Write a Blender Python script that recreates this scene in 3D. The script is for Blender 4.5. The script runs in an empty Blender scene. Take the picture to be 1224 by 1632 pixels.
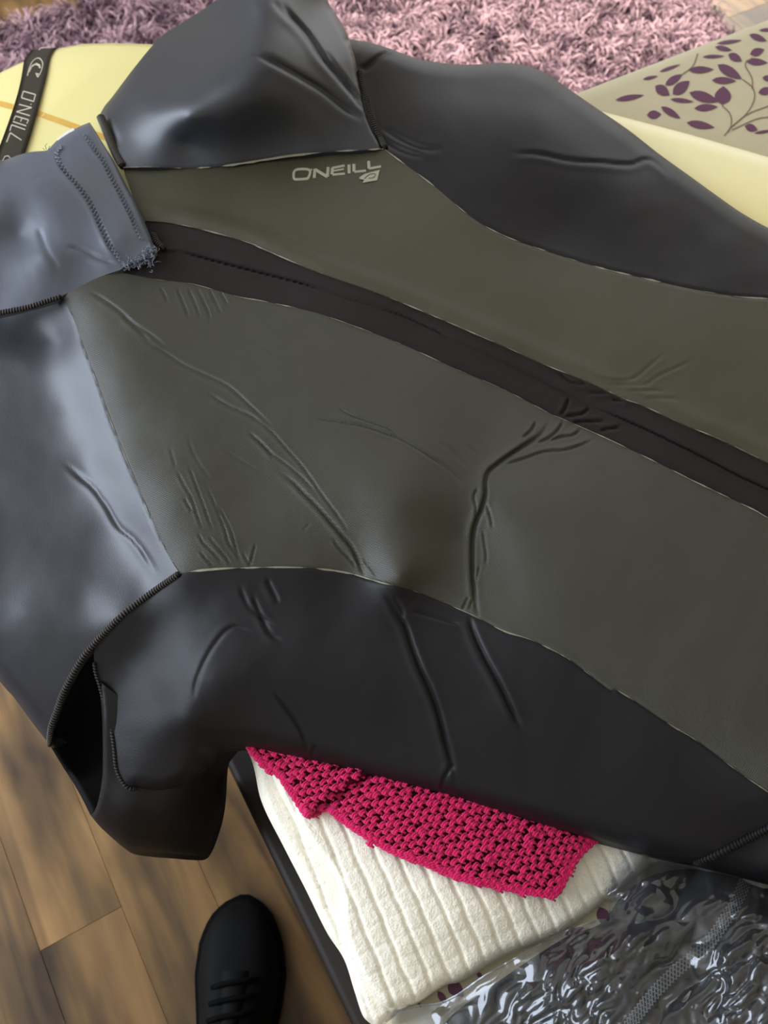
import bpy, bmesh, math, random
import numpy as np
from mathutils import Vector, Matrix, geometry
from mathutils.bvhtree import BVHTree

random.seed(7)
RNG = np.random.RandomState(11)
S = bpy.context.scene
COL = S.collection

# ------------------------------------------------------------------ camera
FPX, CAM_H, PITCH = 1600.0, 1.22, math.radians(30)
cam = bpy.data.cameras.new('camera')
cam.sensor_fit = 'VERTICAL'
cam.sensor_height = 24.0
cam.lens = 24.0 * FPX / 1632.0
cam.clip_start = 0.02
cam.dof.use_dof = True
cam.dof.focus_distance = 0.74
cam.dof.aperture_fstop = 6.5
cam_o = bpy.data.objects.new('camera', cam)
cam_o.location = (0, 0, CAM_H)
cam_o.rotation_euler = (PITCH, 0, 0)
COL.objects.link(cam_o)
S.camera = cam_o

# ------------------------------------------------------------------ world, windows, exposure
world = bpy.data.worlds.new('world')
S.world = world
world.use_nodes = True
bg = world.node_tree.nodes['Background']
bg.inputs[0].default_value = (0.75, 0.85, 1.0, 1)
bg.inputs[1].default_value = 1.0
S.view_settings.view_transform = 'Standard'
S.view_settings.look = 'None'
S.view_settings.exposure = 0.06
S.view_settings.gamma = 1.0
S.view_settings.use_curve_mapping = False


def area(name, loc, target, sx, sy, power, color):
    l = bpy.data.lights.new(name, 'AREA')
    l.shape = 'RECTANGLE'
    l.size, l.size_y = sx, sy
    l.energy = power
    l.color = color
    o = bpy.data.objects.new(name, l)
    o.location = loc
    d = Vector(target) - Vector(loc)
    o.rotation_euler = d.to_track_quat('-Z', 'Y').to_euler()
    COL.objects.link(o)
    return o


ROOM = (-2.3, 2.7, -1.7, 3.3, 2.4)
# daylight entering through the garden window ahead and the side window on the left
area('window_daylight_far', (1.0, 3.27, 1.15), (1.0, 0.0, 1.15), 2.2, 1.9, 17, (1.0, 0.95, 0.86))
area('window_daylight_side', (-2.27, 0.70, 1.50), (0.0, 0.70, 1.50), 2.5, 1.5, 88, (0.77, 0.86, 1.0))
sun = bpy.data.lights.new('sun', 'SUN')      # hazy sun through the far window, falling on the rug
sun.energy = 7.0
sun.angle = math.radians(12)
sun.color = (1.0, 0.93, 0.80)
sun_o = bpy.data.objects.new('sun', sun)
sun_o.location = (1.2, 5.5, 4.5)
sun_o.rotation_euler = Vector((-0.10, -1.0, -0.95)).to_track_quat('-Z', 'Y').to_euler()
COL.objects.link(sun_o)


# ------------------------------------------------------------------ helpers
def tag(o, label=None, cat=None, kind=None, group=None):
    if label: o['label'] = label
    if cat: o['category'] = cat
    if kind: o['kind'] = kind
    if group: o['group'] = group
    return o


def empty(name, loc=(0, 0, 0)):
    o = bpy.data.objects.new(name, None)
    o.location = loc
    o.empty_display_size = 0.05
    COL.objects.link(o)
    return o


def link(name, me, mats, parent=None, smooth=True):
    for m in (mats if isinstance(mats, (list, tuple)) else [mats]):
        me.materials.append(m)
    if smooth:
        me.polygons.foreach_set('use_smooth', [True] * len(me.polygons))
    o = bpy.data.objects.new(name, me)
    COL.objects.link(o)
    if parent is not None:
        o.parent = parent
        o.matrix_parent_inverse = Matrix.Translation(-Vector(parent.location))
    return o


class MB:
    """collects verts and faces of one mesh"""
    def __init__(self):
        self.v, self.f, self.m, self.n = [], [], [], 0

    def add(self, verts, faces, mi=0):
        verts = np.asarray(verts, float).reshape(-1, 3)
        self.v.append(verts)
        n = self.n
        self.f += [tuple(i + n for i in f) for f in faces]
        self.m += [mi] * len(faces)
        self.n += len(verts)

    def tube(self, pts, r, sides=6, mi=0, cap=True):
        P = np.asarray(pts, float)
        n = len(P)
        R = np.broadcast_to(np.asarray(r, float), (n,))
        T = np.gradient(P, axis=0)
        T /= np.linalg.norm(T, axis=1)[:, None] + 1e-12
        up = np.tile(np.array([0, 0, 1.0]), (n, 1))
        bad = np.abs(T[:, 2]) > 0.95
        up[bad] = (1, 0, 0)
        A = np.cross(T, up)
        A /= np.linalg.norm(A, axis=1)[:, None] + 1e-12
        B = np.cross(A, T)
        a = np.arange(sides) * 2 * math.pi / sides
        V = P[:, None] + R[:, None, None] * (np.cos(a)[None, :, None] * A[:, None] + np.sin(a)[None, :, None] * B[:, None])
        F = []
        for i in range(n - 1):
            for k in range(sides):
                k2 = (k + 1) % sides
                F.append((i * sides + k, i * sides + k2, (i + 1) * sides + k2, (i + 1) * sides + k))
        if cap:
            F.append(tuple(range(sides))[::-1])
            F.append(tuple((n - 1) * sides + k for k in range(sides)))
        self.add(V.reshape(-1, 3), F, mi)

    def mesh(self, name):
        me = bpy.data.meshes.new(name)
        V = np.concatenate(self.v) if self.v else np.zeros((0, 3))
        me.from_pydata(V.tolist(), [], self.f)
        if any(self.m):
            me.polygons.foreach_set('material_index', self.m)
        me.update()
        return me

    def build(self, name, mats, parent=None, smooth=True):
        return link(name, self.mesh(name), mats, parent, smooth)


def px(s):
    return np.array([[float(a) for a in p.split(',')] for p in s.split()])


def T(s, ox, oy, sc):
    return px(s) / sc + np.array([ox, oy])


CS, SN = math.cos(PITCH), math.sin(PITCH)


def unproj(u, v, h):
    """photo pixel + real height above the floor -> point in the room (metres)"""
    u, v, h = (np.asarray(a, float) for a in (u, v, h))
    x = (u - 612) / FPX
    y = -(v - 816) / FPX
    Y = y * CS + SN
    Z = y * SN - CS
    t = (h - CAM_H) / Z
    return np.stack([x * t, Y * t, h + 0 * t], -1)


def smooth_line(P, step=4.0):
    """Catmull-Rom through points, resampled evenly"""
    P = np.asarray(P, float)
    if len(P) < 3:
        n = max(2, int(np.linalg.norm(P[-1] - P[0]) / step) + 1)
        t = np.linspace(0, 1, n)[:, None]
        return P[0] * (1 - t) + P[-1] * t
    Q = np.vstack([2 * P[0] - P[1], P, 2 * P[-1] - P[-2]])
    out = []
    for i in range(1, len(Q) - 2):
        p0, p1, p2, p3 = Q[i - 1], Q[i], Q[i + 1], Q[i + 2]
        t = np.linspace(0, 1, 12, endpoint=False)[:, None]
        out.append(0.5 * (2 * p1 + (p2 - p0) * t + (2 * p0 - 5 * p1 + 4 * p2 - p3) * t * t + (3 * p1 - p0 - 3 * p2 + p3) * t ** 3))
    out.append(P[-1:])
    C = np.vstack(out)
    L = np.r_[0, np.cumsum(np.linalg.norm(np.diff(C, axis=0), axis=1))]
    n = max(2, int(round(L[-1] / step)) + 1)
    s = np.linspace(0, L[-1], n)
    return np.stack([np.interp(s, L, C[:, k]) for k in range(C.shape[1])], -1)


def loop(*segs):
    """join smoothed segments into one closed outline without double points"""
    out = []
    for s in segs:
        for p in s:
            if not out or np.hypot(*(p - out[-1])) > 0.8:
                out.append(p)
    if np.hypot(*(out[0] - out[-1])) < 0.8:
        out.pop()
    return np.array(out)


def inside(P, poly):
    x, y = P[:, 0], P[:, 1]
    r = np.zeros(len(P), bool)
    a, b = poly, np.roll(poly, -1, 0)
    for (x1, y1), (x2, y2) in zip(a, b):
        if y1 == y2:
            continue
        c = ((y1 > y) != (y2 > y)) & (x < (x2 - x1) * (y - y1) / (y2 - y1) + x1)
        r ^= c
    return r


def seg_dist(P, L):
    """distance, arc fraction and signed side of points to a polyline"""
    best = np.full(len(P), 1e9)
    frac = np.zeros(len(P))
    side = np.zeros(len(P))
    ln = np.linalg.norm(np.diff(L, axis=0), axis=1)
    cum = np.r_[0, np.cumsum(ln)]
    for i in range(len(L) - 1):
        a, b = L[i], L[i + 1]
        d = b - a
        l2 = d @ d + 1e-9
        t = np.clip(((P - a) @ d) / l2, 0, 1)
        q = P - a - t[:, None] * d
        dd = np.sqrt((q * q).sum(1))
        m = dd < best
        best[m] = dd[m]
        frac[m] = (cum[i] + t[m] * ln[i]) / cum[-1]
        cr = d[0] * q[:, 1] - d[1] * q[:, 0]
        side[m] = np.sign(cr)[m]
    return best, frac, side


class TPS:
    def __init__(self, pts, lam=2e-5):
        pts = np.asarray(pts, float)
        self.p = pts[:, :2] / 1000
        n = len(pts)
        K = self.k(self.p)
        A = np.zeros((n + 3, n + 3))
        A[:n, :n] = K + lam * np.eye(n)
        A[:n, n] = 1
        A[:n, n + 1:] = self.p
        A[n:, :n] = A[:n, n:].T
        self.w = np.linalg.solve(A, np.r_[pts[:, 2], 0, 0, 0])

    def k(self, q):
        d2 = ((q[:, None] - self.p[None]) ** 2).sum(-1)
        return 0.5 * d2 * np.log(d2 + 1e-12)

    def __call__(self, P):
        q = np.asarray(P, float) / 1000
        out = np.empty(len(q))
        for i in range(0, len(q), 20000):
            s = q[i:i + 20000]
            out[i:i + 20000] = self.k(s) @ self.w[:-3] + self.w[-3] + s @ self.w[-2:]
        return out


def pnoise(P, seed=0):
    """2-D gradient noise, numpy"""
    r = np.random.RandomState(seed)
    ang = r.rand(256, 256) * 2 * math.pi
    P = np.asarray(P, float) + 1000.37
    i = np.floor(P).astype(int)
    f = P - i
    w = f * f * f * (f * (f * 6 - 15) + 10)

    def g(dx, dy):
        a = ang[(i[:, 0] + dx) % 256, (i[:, 1] + dy) % 256]
        return np.cos(a) * (f[:, 0] - dx) + np.sin(a) * (f[:, 1] - dy)
    x0 = g(0, 0) * (1 - w[:, 0]) + g(1, 0) * w[:, 0]
    x1 = g(0, 1) * (1 - w[:, 0]) + g(1, 1) * w[:, 0]
    return (x0 * (1 - w[:, 1]) + x1 * w[:, 1]) * 1.5


CRW, CRD = 0.62, 0.82


def creased(P, creases):
    """height change of a list of creases (line, width px, depth m, ridge share)"""
    dz = np.zeros(len(P))
    for L, w, dep, ridge in creases:
        lo, hi = L.min(0) - 8 * w, L.max(0) + 8 * w
        m = ((P > lo) & (P < hi)).all(1)
        if not m.any():
            continue
        d, s, side = seg_dist(P[m], L)
        tap = np.clip(np.minimum(s, 1 - s) * 5, 0, 1)
        tap = tap * tap * (3 - 2 * tap)
        w = w * CRW
        q = -dep * CRD * np.exp(-(d / w) ** 2)
        q += 0.55 * ridge * dep * CRD * np.exp(-((d - 2.4 * w) / (1.8 * w)) ** 2) * (0.4 + 0.6 * (side > 0))
        dz[m] += q * tap
    return dz


def rounded(P, edges):
    """fold-over: the sheet curls down like a quarter circle at its outer folds (line, radius m, reach px)"""
    dz = np.zeros(len(P))
    for L, R, w in edges:
        d, _, _ = seg_dist(P, L)
        t = np.clip(1 - d / w, 0, 1)
        dz -= R * (1 - np.sqrt(np.clip(1 - t * t, 0, 1)))
    return dz


def sheet(name, outline, hf, mat, parent=None, step=4.0, skirt=0.010, inset=0.0, extra=None, jitter=0.0):
    """cloth panel: outline and inner points in photo pixels, real height from hf; closed by a skirt so it has thickness"""
    B = np.asarray(outline, float)
    lo, hi = B.min(0), B.max(0)
    ys = np.arange(lo[1] + step / 2, hi[1], step * 0.88)
    G = np.array([(x + (k % 2) * step / 2, y) for k, y in enumerate(ys) for x in np.arange(lo[0], hi[0], step)])
    G = G[inside(G, B)]
    m = np.ones(len(G), bool)
    for i in range(0, len(G), 4000):
        d2 = ((G[i:i + 4000, None] - B[None]) ** 2).sum(-1).min(1)
        m[i:i + 4000] = d2 > (0.62 * step) ** 2
    G = G[m]
    pts = [Vector(p) for p in B] + [Vector(p) for p in G]
    v2, _, f2, _, _, _ = geometry.delaunay_2d_cdt(pts, [], [list(range(len(B)))], 1, 1e-4)
    P = np.array([(p.x, p.y) for p in v2])
    W = unproj(P[:, 0], P[:, 1], hf(P))
    F = [tuple(f) for f in f2]
    a, b, c = (W[F[len(F) // 2][k]] for k in range(3))
    if np.cross(b - a, c - a)[2] < 0:
        F = [f[::-1] for f in F]
    nb = len(B)
    hb = hf(B)
    WB = unproj(B[:, 0], B[:, 1], hb)
    tg = np.roll(WB, -1, 0) - np.roll(WB, 1, 0)
    nin = np.stack([-tg[:, 1], tg[:, 0]], -1)
    nin /= np.linalg.norm(nin, axis=1)[:, None] + 1e-9
    x, y = WB[:, 0], WB[:, 1]
    if (x * np.roll(y, -1) - np.roll(x, -1) * y).sum() < 0:
        nin = -nin
    rings = [WB]
    for dk, ik in ((0.35, 0.0), (0.75, 0.35), (1.0, 1.0)):
        r = WB.copy()
        r[:, 2] -= skirt * dk
        r[:, :2] += nin * inset * ik
        rings.append(r)
    n0 = len(W)
    V = np.vstack([W] + rings)
    for k in range(3):
        for i in range(nb):
            j = (i + 1) % nb
            F.append((n0 + k * nb + i, n0 + k * nb + j, n0 + (k + 1) * nb + j, n0 + (k + 1) * nb + i))
    me = bpy.data.meshes.new(name)
    me.from_pydata(V.tolist(), [], F)
    me.update()
    return link(name, me, mat, parent)


def strip(mb, L, wid, hf, lift, mi=0):
    """thin ribbon lying on the sheet along a pixel line; wid in pixels may vary; skips where it is broken"""
    L = np.asarray(L, float)
    w = np.broadcast_to(np.asarray(wid, float), (len(L),))
    t = np.gradient(L, axis=0)
    t /= np.linalg.norm(t, axis=1)[:, None] + 1e-9
    n = np.stack([-t[:, 1], t[:, 0]], -1)
    A, C, Bq = L + n * w[:, None] / 2, L, L - n * w[:, None] / 2
    h = hf(L)
    V = np.concatenate([unproj(q[:, 0], q[:, 1], h + e) for q, e in ((A, lift * 0.4), (C, lift), (Bq, lift * 0.4))])
    k = len(L)
    F = []
    for i in range(k - 1):
        if w[i] < 0.25 and w[i + 1] < 0.25:
            continue
        F += [(i, i + 1, k + i + 1, k + i), (k + i, k + i + 1, 2 * k + i + 1, 2 * k + i)]
    a, b, c = V[0], V[1], V[k + 1]
    if F:
        q = F[0]
        if np.cross(V[q[1]] - V[q[0]], V[q[2]] - V[q[0]])[2] < 0:
            F = [f[::-1] for f in F]
    mb.add(V, F, mi)


# ------------------------------------------------------------------ materials
def lin(c):
    return tuple(((x / 255) / 12.92 if x / 255 <= 0.04045 else (((x / 255) + 0.055) / 1.055) ** 2.4) for x in c)


def mat(name, col, rough=0.6, spec=0.4, sheen=0.0, noise=0.0, nscale=40.0, bump=0.0, bscale=300.0, var=None, metallic=0.0):
    m = bpy.data.materials.new(name)
    m.use_nodes = True
    nt = m.node_tree
    p = nt.nodes['Principled BSDF']
    c = (*lin(col), 1)
    p.inputs['Base Color'].default_value = c
    p.inputs['Roughness'].default_value = rough
    p.inputs['Specular IOR Level'].default_value = spec
    p.inputs['Metallic'].default_value = metallic
    if sheen:
        p.inputs['Sheen Weight'].default_value = sheen
        p.inputs['Sheen Roughness'].default_value = 0.4
    tc = nt.nodes.new('ShaderNodeTexCoord')
    if noise:
        n = nt.nodes.new('ShaderNodeTexNoise')
        n.inputs['Scale'].default_value = nscale
        n.inputs['Detail'].default_value = 4
        nt.links.new(tc.outputs['Object'], n.inputs['Vector'])
        mx = nt.nodes.new('ShaderNodeMix')
        mx.data_type = 'RGBA'
        mx.inputs[6].default_value = tuple(x * (1 - noise) for x in c[:3]) + (1,)
        c2 = lin(var) if var else tuple(min(1, x * (1 + noise)) for x in c[:3])
        mx.inputs[7].default_value = (*c2, 1)
        nt.links.new(n.outputs['Fac'], mx.inputs[0])
        nt.links.new(mx.outputs[2], p.inputs['Base Color'])
    if bump:
        n = nt.nodes.new('ShaderNodeTexNoise')
        n.inputs['Scale'].default_value = bscale
        n.inputs['Detail'].default_value = 3
        nt.links.new(tc.outputs['Object'], n.inputs['Vector'])
        b = nt.nodes.new('ShaderNodeBump')
        b.inputs['Strength'].default_value = bump
        b.inputs['Distance'].default_value = 0.001
        nt.links.new(n.outputs['Fac'], b.inputs['Height'])
        nt.links.new(b.outputs[0], p.inputs['Normal'])
    return m


def mesh_skin(name, col):
    """smooth-skin neoprene with a fine embossed mesh"""
    m = mat(name, col, rough=0.5, spec=0.42, noise=0.10, nscale=9.0)
    nt = m.node_tree
    p = nt.nodes['Principled BSDF']
    tc = nt.nodes.new('ShaderNodeTexCoord')
    mp = nt.nodes.new('ShaderNodeMapping')
    mp.inputs['Rotation'].default_value = (0, 0, 0.6)
    nt.links.new(tc.outputs['Object'], mp.inputs['Vector'])
    hs = []
    for d in ('X', 'Y'):
        w = nt.nodes.new('ShaderNodeTexWave')
        w.bands_direction = d
        w.inputs['Scale'].default_value = 250
        nt.links.new(mp.outputs[0], w.inputs['Vector'])
        hs.append(w)
    mm = nt.nodes.new('ShaderNodeMath')
    mm.operation = 'MULTIPLY'
    nt.links.new(hs[0].outputs['Fac'], mm.inputs[0])
    nt.links.new(hs[1].outputs['Fac'], mm.inputs[1])
    b = nt.nodes.new('ShaderNodeBump')
    b.inputs['Strength'].default_value = 0.35
    b.inputs['Distance'].default_value = 0.0005
    nt.links.new(mm.outputs[0], b.inputs['Height'])
    nt.links.new(b.outputs[0], p.inputs['Normal'])
    return m


def wood_mat():
    m = mat('oak_laminate', (120, 84, 48), rough=0.42, spec=0.4)
    nt = m.node_tree
    p = nt.nodes['Principled BSDF']
    tc = nt.nodes.new('ShaderNodeTexCoord')
    oi = nt.nodes.new('ShaderNodeObjectInfo')
    cx = nt.nodes.new('ShaderNodeCombineXYZ')
    mu = nt.nodes.new('ShaderNodeMath')
    mu.operation = 'MULTIPLY'
    mu.inputs[1].default_value = 37.0
    nt.links.new(oi.outputs['Random'], mu.inputs[0])
    nt.links.new(mu.outputs[0], cx.inputs[2])
    ad = nt.nodes.new('ShaderNodeVectorMath')
    nt.links.new(tc.outputs['Object'], ad.inputs[0])
    nt.links.new(cx.outputs[0], ad.inputs[1])
    mp = nt.nodes.new('ShaderNodeMapping')
    mp.inputs['Scale'].default_value = (2.2, 26, 1)
    nt.links.new(ad.outputs[0], mp.inputs['Vector'])
    n1 = nt.nodes.new('ShaderNodeTexNoise')
    n1.inputs['Scale'].default_value = 1.0
    n1.inputs['Detail'].default_value = 6
    n1.inputs['Distortion'].default_value = 0.8
    nt.links.new(mp.outputs[0], n1.inputs['Vector'])
    mp2 = nt.nodes.new('ShaderNodeMapping')
    mp2.inputs['Scale'].default_value = (5, 14, 1)
    nt.links.new(ad.outputs[0], mp2.inputs['Vector'])
    n2 = nt.nodes.new('ShaderNodeTexNoise')
    n2.inputs['Scale'].default_value = 0.9
    n2.inputs['Detail'].default_value = 3
    nt.links.new(mp2.outputs[0], n2.inputs['Vector'])
    r = nt.nodes.new('ShaderNodeValToRGB')
    e = r.color_ramp.elements
    e[0].position, e[0].color = 0.28, (*lin((82, 62, 38)), 1)
    e[1].position, e[1].color = 0.74, (*lin((164, 126, 76)), 1)
    k = e.new(0.5)
    k.color = (*lin((134, 101, 59)), 1)
    nt.links.new(n1.outputs['Fac'], r.inputs[0])
    r2 = nt.nodes.new('ShaderNodeValToRGB')
    e = r2.color_ramp.elements
    e[0].position, e[0].color = 0.34, (*lin((108, 100, 90)), 1)
    e[1].position, e[1].color = 0.6, (1, 1, 1, 1)
    nt.links.new(n2.outputs['Fac'], r2.inputs[0])
    mx = nt.nodes.new('ShaderNodeMix')
    mx.data_type = 'RGBA'
    mx.blend_type = 'MULTIPLY'
    mx.inputs[0].default_value = 1
    nt.links.new(r.outputs[0], mx.inputs[6])
    nt.links.new(r2.outputs[0], mx.inputs[7])
    hv = nt.nodes.new('ShaderNodeHueSaturation')
    mr = nt.nodes.new('ShaderNodeMapRange')
    mr.inputs[3].default_value, mr.inputs[4].default_value = 0.88, 1.12
    nt.links.new(oi.outputs['Random'], mr.inputs[0])
    nt.links.new(mr.outputs[0], hv.inputs['Value'])
    nt.links.new(mx.outputs[2], hv.inputs['Color'])
    nt.links.new(hv.outputs[0], p.inputs['Base Color'])
    b = nt.nodes.new('ShaderNodeBump')
    b.inputs['Strength'].default_value = 0.15
    b.inputs['Distance'].default_value = 0.002
    nt.links.new(n1.outputs['Fac'], b.inputs['Height'])
    nt.links.new(b.outputs[0], p.inputs['Normal'])
    return m


def film_mat():
    m = bpy.data.materials.new('clear_polythene')
    m.use_nodes = True
    nt = m.node_tree
    nt.nodes.remove(nt.nodes['Principled BSDF'])
    out = nt.nodes['Material Output']
    tr = nt.nodes.new('ShaderNodeBsdfTransparent')
    tr.inputs[0].default_value = (0.76, 0.80, 0.86, 1)
    gl = nt.nodes.new('ShaderNodeBsdfGlossy')
    gl.inputs['Roughness'].default_value = 0.09
    gl.inputs[0].default_value = (0.95, 0.97, 1, 1)
    fr = nt.nodes.new('ShaderNodeFresnel')
    fr.inputs[0].default_value = 1.8
    mx = nt.nodes.new('ShaderNodeMixShader')
    nt.links.new(fr.outputs[0], mx.inputs[0])
    nt.links.new(tr.outputs[0], mx.inputs[1])
    nt.links.new(gl.outputs[0], mx.inputs[2])
    df = nt.nodes.new('ShaderNodeBsdfDiffuse')
    df.inputs[0].default_value = (0.75, 0.77, 0.8, 1)
    m2 = nt.nodes.new('ShaderNodeMixShader')
    m2.inputs[0].default_value = 0.025
    nt.links.new(mx.outputs[0], m2.inputs[1])
    nt.links.new(df.outputs[0], m2.inputs[2])
    nt.links.new(m2.outputs[0], out.inputs[0])
    return m


M = {
    'skin_a': mesh_skin('olive_mesh_neoprene', (63, 60, 43)),
    'skin_b': mesh_skin('grey_olive_mesh_neoprene', (58, 57, 48)),
    'slate': mat('slate_neoprene', (35, 38, 47), rough=0.43, spec=0.68, bump=0.12, bscale=900),
    'collar': mat('lit_slate_neoprene', (84, 89, 102), rough=0.46, spec=0.6, bump=0.1, bscale=900),  # same slate as the sleeves, the collar's brighter lighting put into the colour
    'slate_dark': mat('dark_slate_neoprene', (40, 43, 51), rough=0.45, spec=0.7, bump=0.10, bscale=900),
    'black': mat('black_neoprene', (22, 21, 24), rough=0.47, spec=0.28, bump=0.12, bscale=900),
    'flap': mat('black_plush_neoprene', (34, 29, 27), rough=0.8, spec=0.2, sheen=0.1, bump=0.5, bscale=1300),
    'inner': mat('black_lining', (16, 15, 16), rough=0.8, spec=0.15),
    'glue': mat('dried_seam_glue', (138, 134, 114), rough=0.5, spec=0.5, noise=0.35, nscale=300),
    'thread_dark': mat('dark_thread', (84, 80, 74), rough=0.6, spec=0.4),
    'thread_black': mat('black_tape', (18, 17, 18), rough=0.7, spec=0.3),
    'thread_slate': mat('slate_thread', (112, 118, 130), rough=0.5, spec=0.4),
    'logo': mat('grey_print', (160, 157, 136), rough=0.6, spec=0.3),
    'board': mat('yellowed_resin', (240, 228, 158), rough=0.22, spec=0.5, noise=0.05, nscale=3.0),
    'stringer': mat('wood_stringer', (222, 176, 84), rough=0.3, spec=0.5, noise=0.2, nscale=60),
    'strap': mat('black_webbing', (58, 54, 42), rough=0.75, spec=0.25, bump=0.6, bscale=1500),
    'strap_text': mat('woven_grey_lettering', (196, 184, 166), rough=0.8, spec=0.2),
    'wood': wood_mat(),
    'sub': mat('floor_underlay', (40, 30, 22), rough=0.9),
    'frame': mat('dark_wood_frame', (34, 26, 22), rough=0.5, spec=0.3),
    'fabric': mat('beige_woven_upholstery', (204, 194, 164), rough=0.85, spec=0.2, noise=0.06, nscale=25, bump=0.4, bscale=900),
    'leaf': mat('purple_leaf_print', (112, 76, 98), rough=0.85, spec=0.2, noise=0.08, nscale=60),
    'stem': mat('grey_brown_stem_print', (140, 124, 108), rough=0.85, spec=0.2),
    'white': mat('cream_terry', (252, 247, 230), rough=0.95, spec=0.1, sheen=0.3, bump=0.7, bscale=700),
    'pink': mat('magenta_yarn', (226, 36, 108), rough=0.8, spec=0.2, sheen=0.25, noise=0.12, nscale=400, bump=0.6, bscale=2200),
    'pink_under': mat('magenta_yarn_shaded', (84, 6, 36), rough=0.9, spec=0.1),  # yarn colour darkened under the stitches, shade of the crochet holes painted in
    'film': film_mat(),
    'navy': mat('navy_black_neoprene', (12, 16, 24), rough=0.55, spec=0.4, bump=0.2, bscale=700),
    'grey_stitch': mat('grey_flatlock_thread', (176, 176, 174), rough=0.6, spec=0.3),
    'shoe': mat('black_shoe_leather', (7, 7, 7), rough=0.7, spec=0.15),
    'shoe_sole': mat('black_shoe_rubber', (5, 5, 5), rough=0.85, spec=0.1),
    'sock': mat('grey_knit_sock', (84, 80, 80), rough=0.95, spec=0.1, bump=0.8, bscale=800),
    'rug_base': mat('purple_rug_backing', (62, 38, 56), rough=0.95, spec=0.05),
    'wall': mat('cream_wall_paint', (214, 204, 184), rough=0.9, spec=0.2, noise=0.03, nscale=8),
    'ceil': mat('white_ceiling_paint', (236, 232, 222), rough=0.9, spec=0.2, noise=0.02, nscale=8),
    'upvc': mat('white_window_plastic', (236, 236, 232), rough=0.35, spec=0.5, noise=0.02, nscale=6),
}

# ------------------------------------------------------------------ room shell
E1 = np.array([-math.sin(math.radians(28.95)), math.cos(math.radians(28.95))])   # along the floor planks and the seat's front
E2 = np.array([E1[1], -E1[0]])                                                      # across
ANG = math.atan2(E1[1], E1[0])


def box(mb, x0, x1, y0, y1, z0, z1, mi=0):
    V = [(x, y, z) for z in (z0, z1) for y in (y0, y1) for x in (x0, x1)]
    mb.add(V, [(0, 2, 3, 1), (4, 5, 7, 6), (0, 1, 5, 4), (2, 6, 7, 3), (0, 4, 6, 2), (1, 3, 7, 5)], mi)


X0, X1, Y0, Y1, ZC = ROOM
b = MB()
box(b, X0, X1, Y0, Y1, -0.06, -0.012)
floor = tag(b.build('floor', M['sub'], smooth=False), kind='structure')


def struct(name, boxes, m, parent=None):
    b = MB()
    for q in boxes:
        box(b, *q)
    return tag(b.build(name, m, parent, smooth=False), kind='structure')


t = 0.1
FW = (-0.1, 2.1, 0.2, 2.1)     # far window opening x0 x1 z0 z1
LW = (-0.55, 1.95, 0.75, 2.25)   # side window opening y0 y1 z0 z1
struct('wall_far', [(X0, FW[0], Y1, Y1 + t, 0, ZC), (FW[1], X1, Y1, Y1 + t, 0, ZC), (FW[0], FW[1], Y1, Y1 + t, 0, FW[2]), (FW[0], FW[1], Y1, Y1 + t, FW[3], ZC)], M['wall'])
struct('wall_left', [(X0 - t, X0, Y0, LW[0], 0, ZC), (X0 - t, X0, LW[1], Y1, 0, ZC), (X0 - t, X0, LW[0], LW[1], 0, LW[2]), (X0 - t, X0, LW[0], LW[1], LW[3], ZC)], M['wall'])
struct('wall_right', [(X1, X1 + t, Y0, Y1, 0, ZC)], M['wall'])
struct('wall_back', [(X0, X1, Y0 - t, Y0, 0, ZC)], M['wall'])
struct('ceiling', [(X0 - t, X1 + t, Y0 - t, Y1 + t, ZC, ZC + 0.1)], M['ceil'])
fr = 0.05
struct('window_1', [(FW[0], FW[0] + fr, Y1 + .03, Y1 + .09, FW[2], FW[3]), (FW[1] - fr, FW[1], Y1 + .03, Y1 + .09, FW[2], FW[3]), (FW[0], FW[1], Y1 + .03, Y1 + .09, FW[2], FW[2] + fr), (FW[0], FW[1], Y1 + .03, Y1 + .09, FW[3] - fr, FW[3]), (0.97, 1.03, Y1 + .03, Y1 + .09, FW[2], FW[3])], M['upvc'])
struct('window_2', [(X0 - .09, X0 - .03, LW[0], LW[0] + fr, LW[2], LW[3]), (X0 - .09, X0 - .03, LW[1] - fr, LW[1], LW[2], LW[3]), (X0 - .09, X0 - .03, LW[0], LW[1], LW[2], LW[2] + fr), (X0 - .09, X0 - .03, LW[0], LW[1], LW[3] - fr, LW[3])], M['upvc'])
bb = 0.015
struct('baseboard_far', [(X0, FW[0], Y1 - bb, Y1, 0, .09), (FW[0], FW[1], Y1 - bb, Y1, 0, .09), (FW[1], X1, Y1 - bb, Y1, 0, .09)], M['upvc'])
struct('baseboard_left', [(X0, X0 + bb, Y0, Y1, 0, .09)], M['upvc'])

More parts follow.
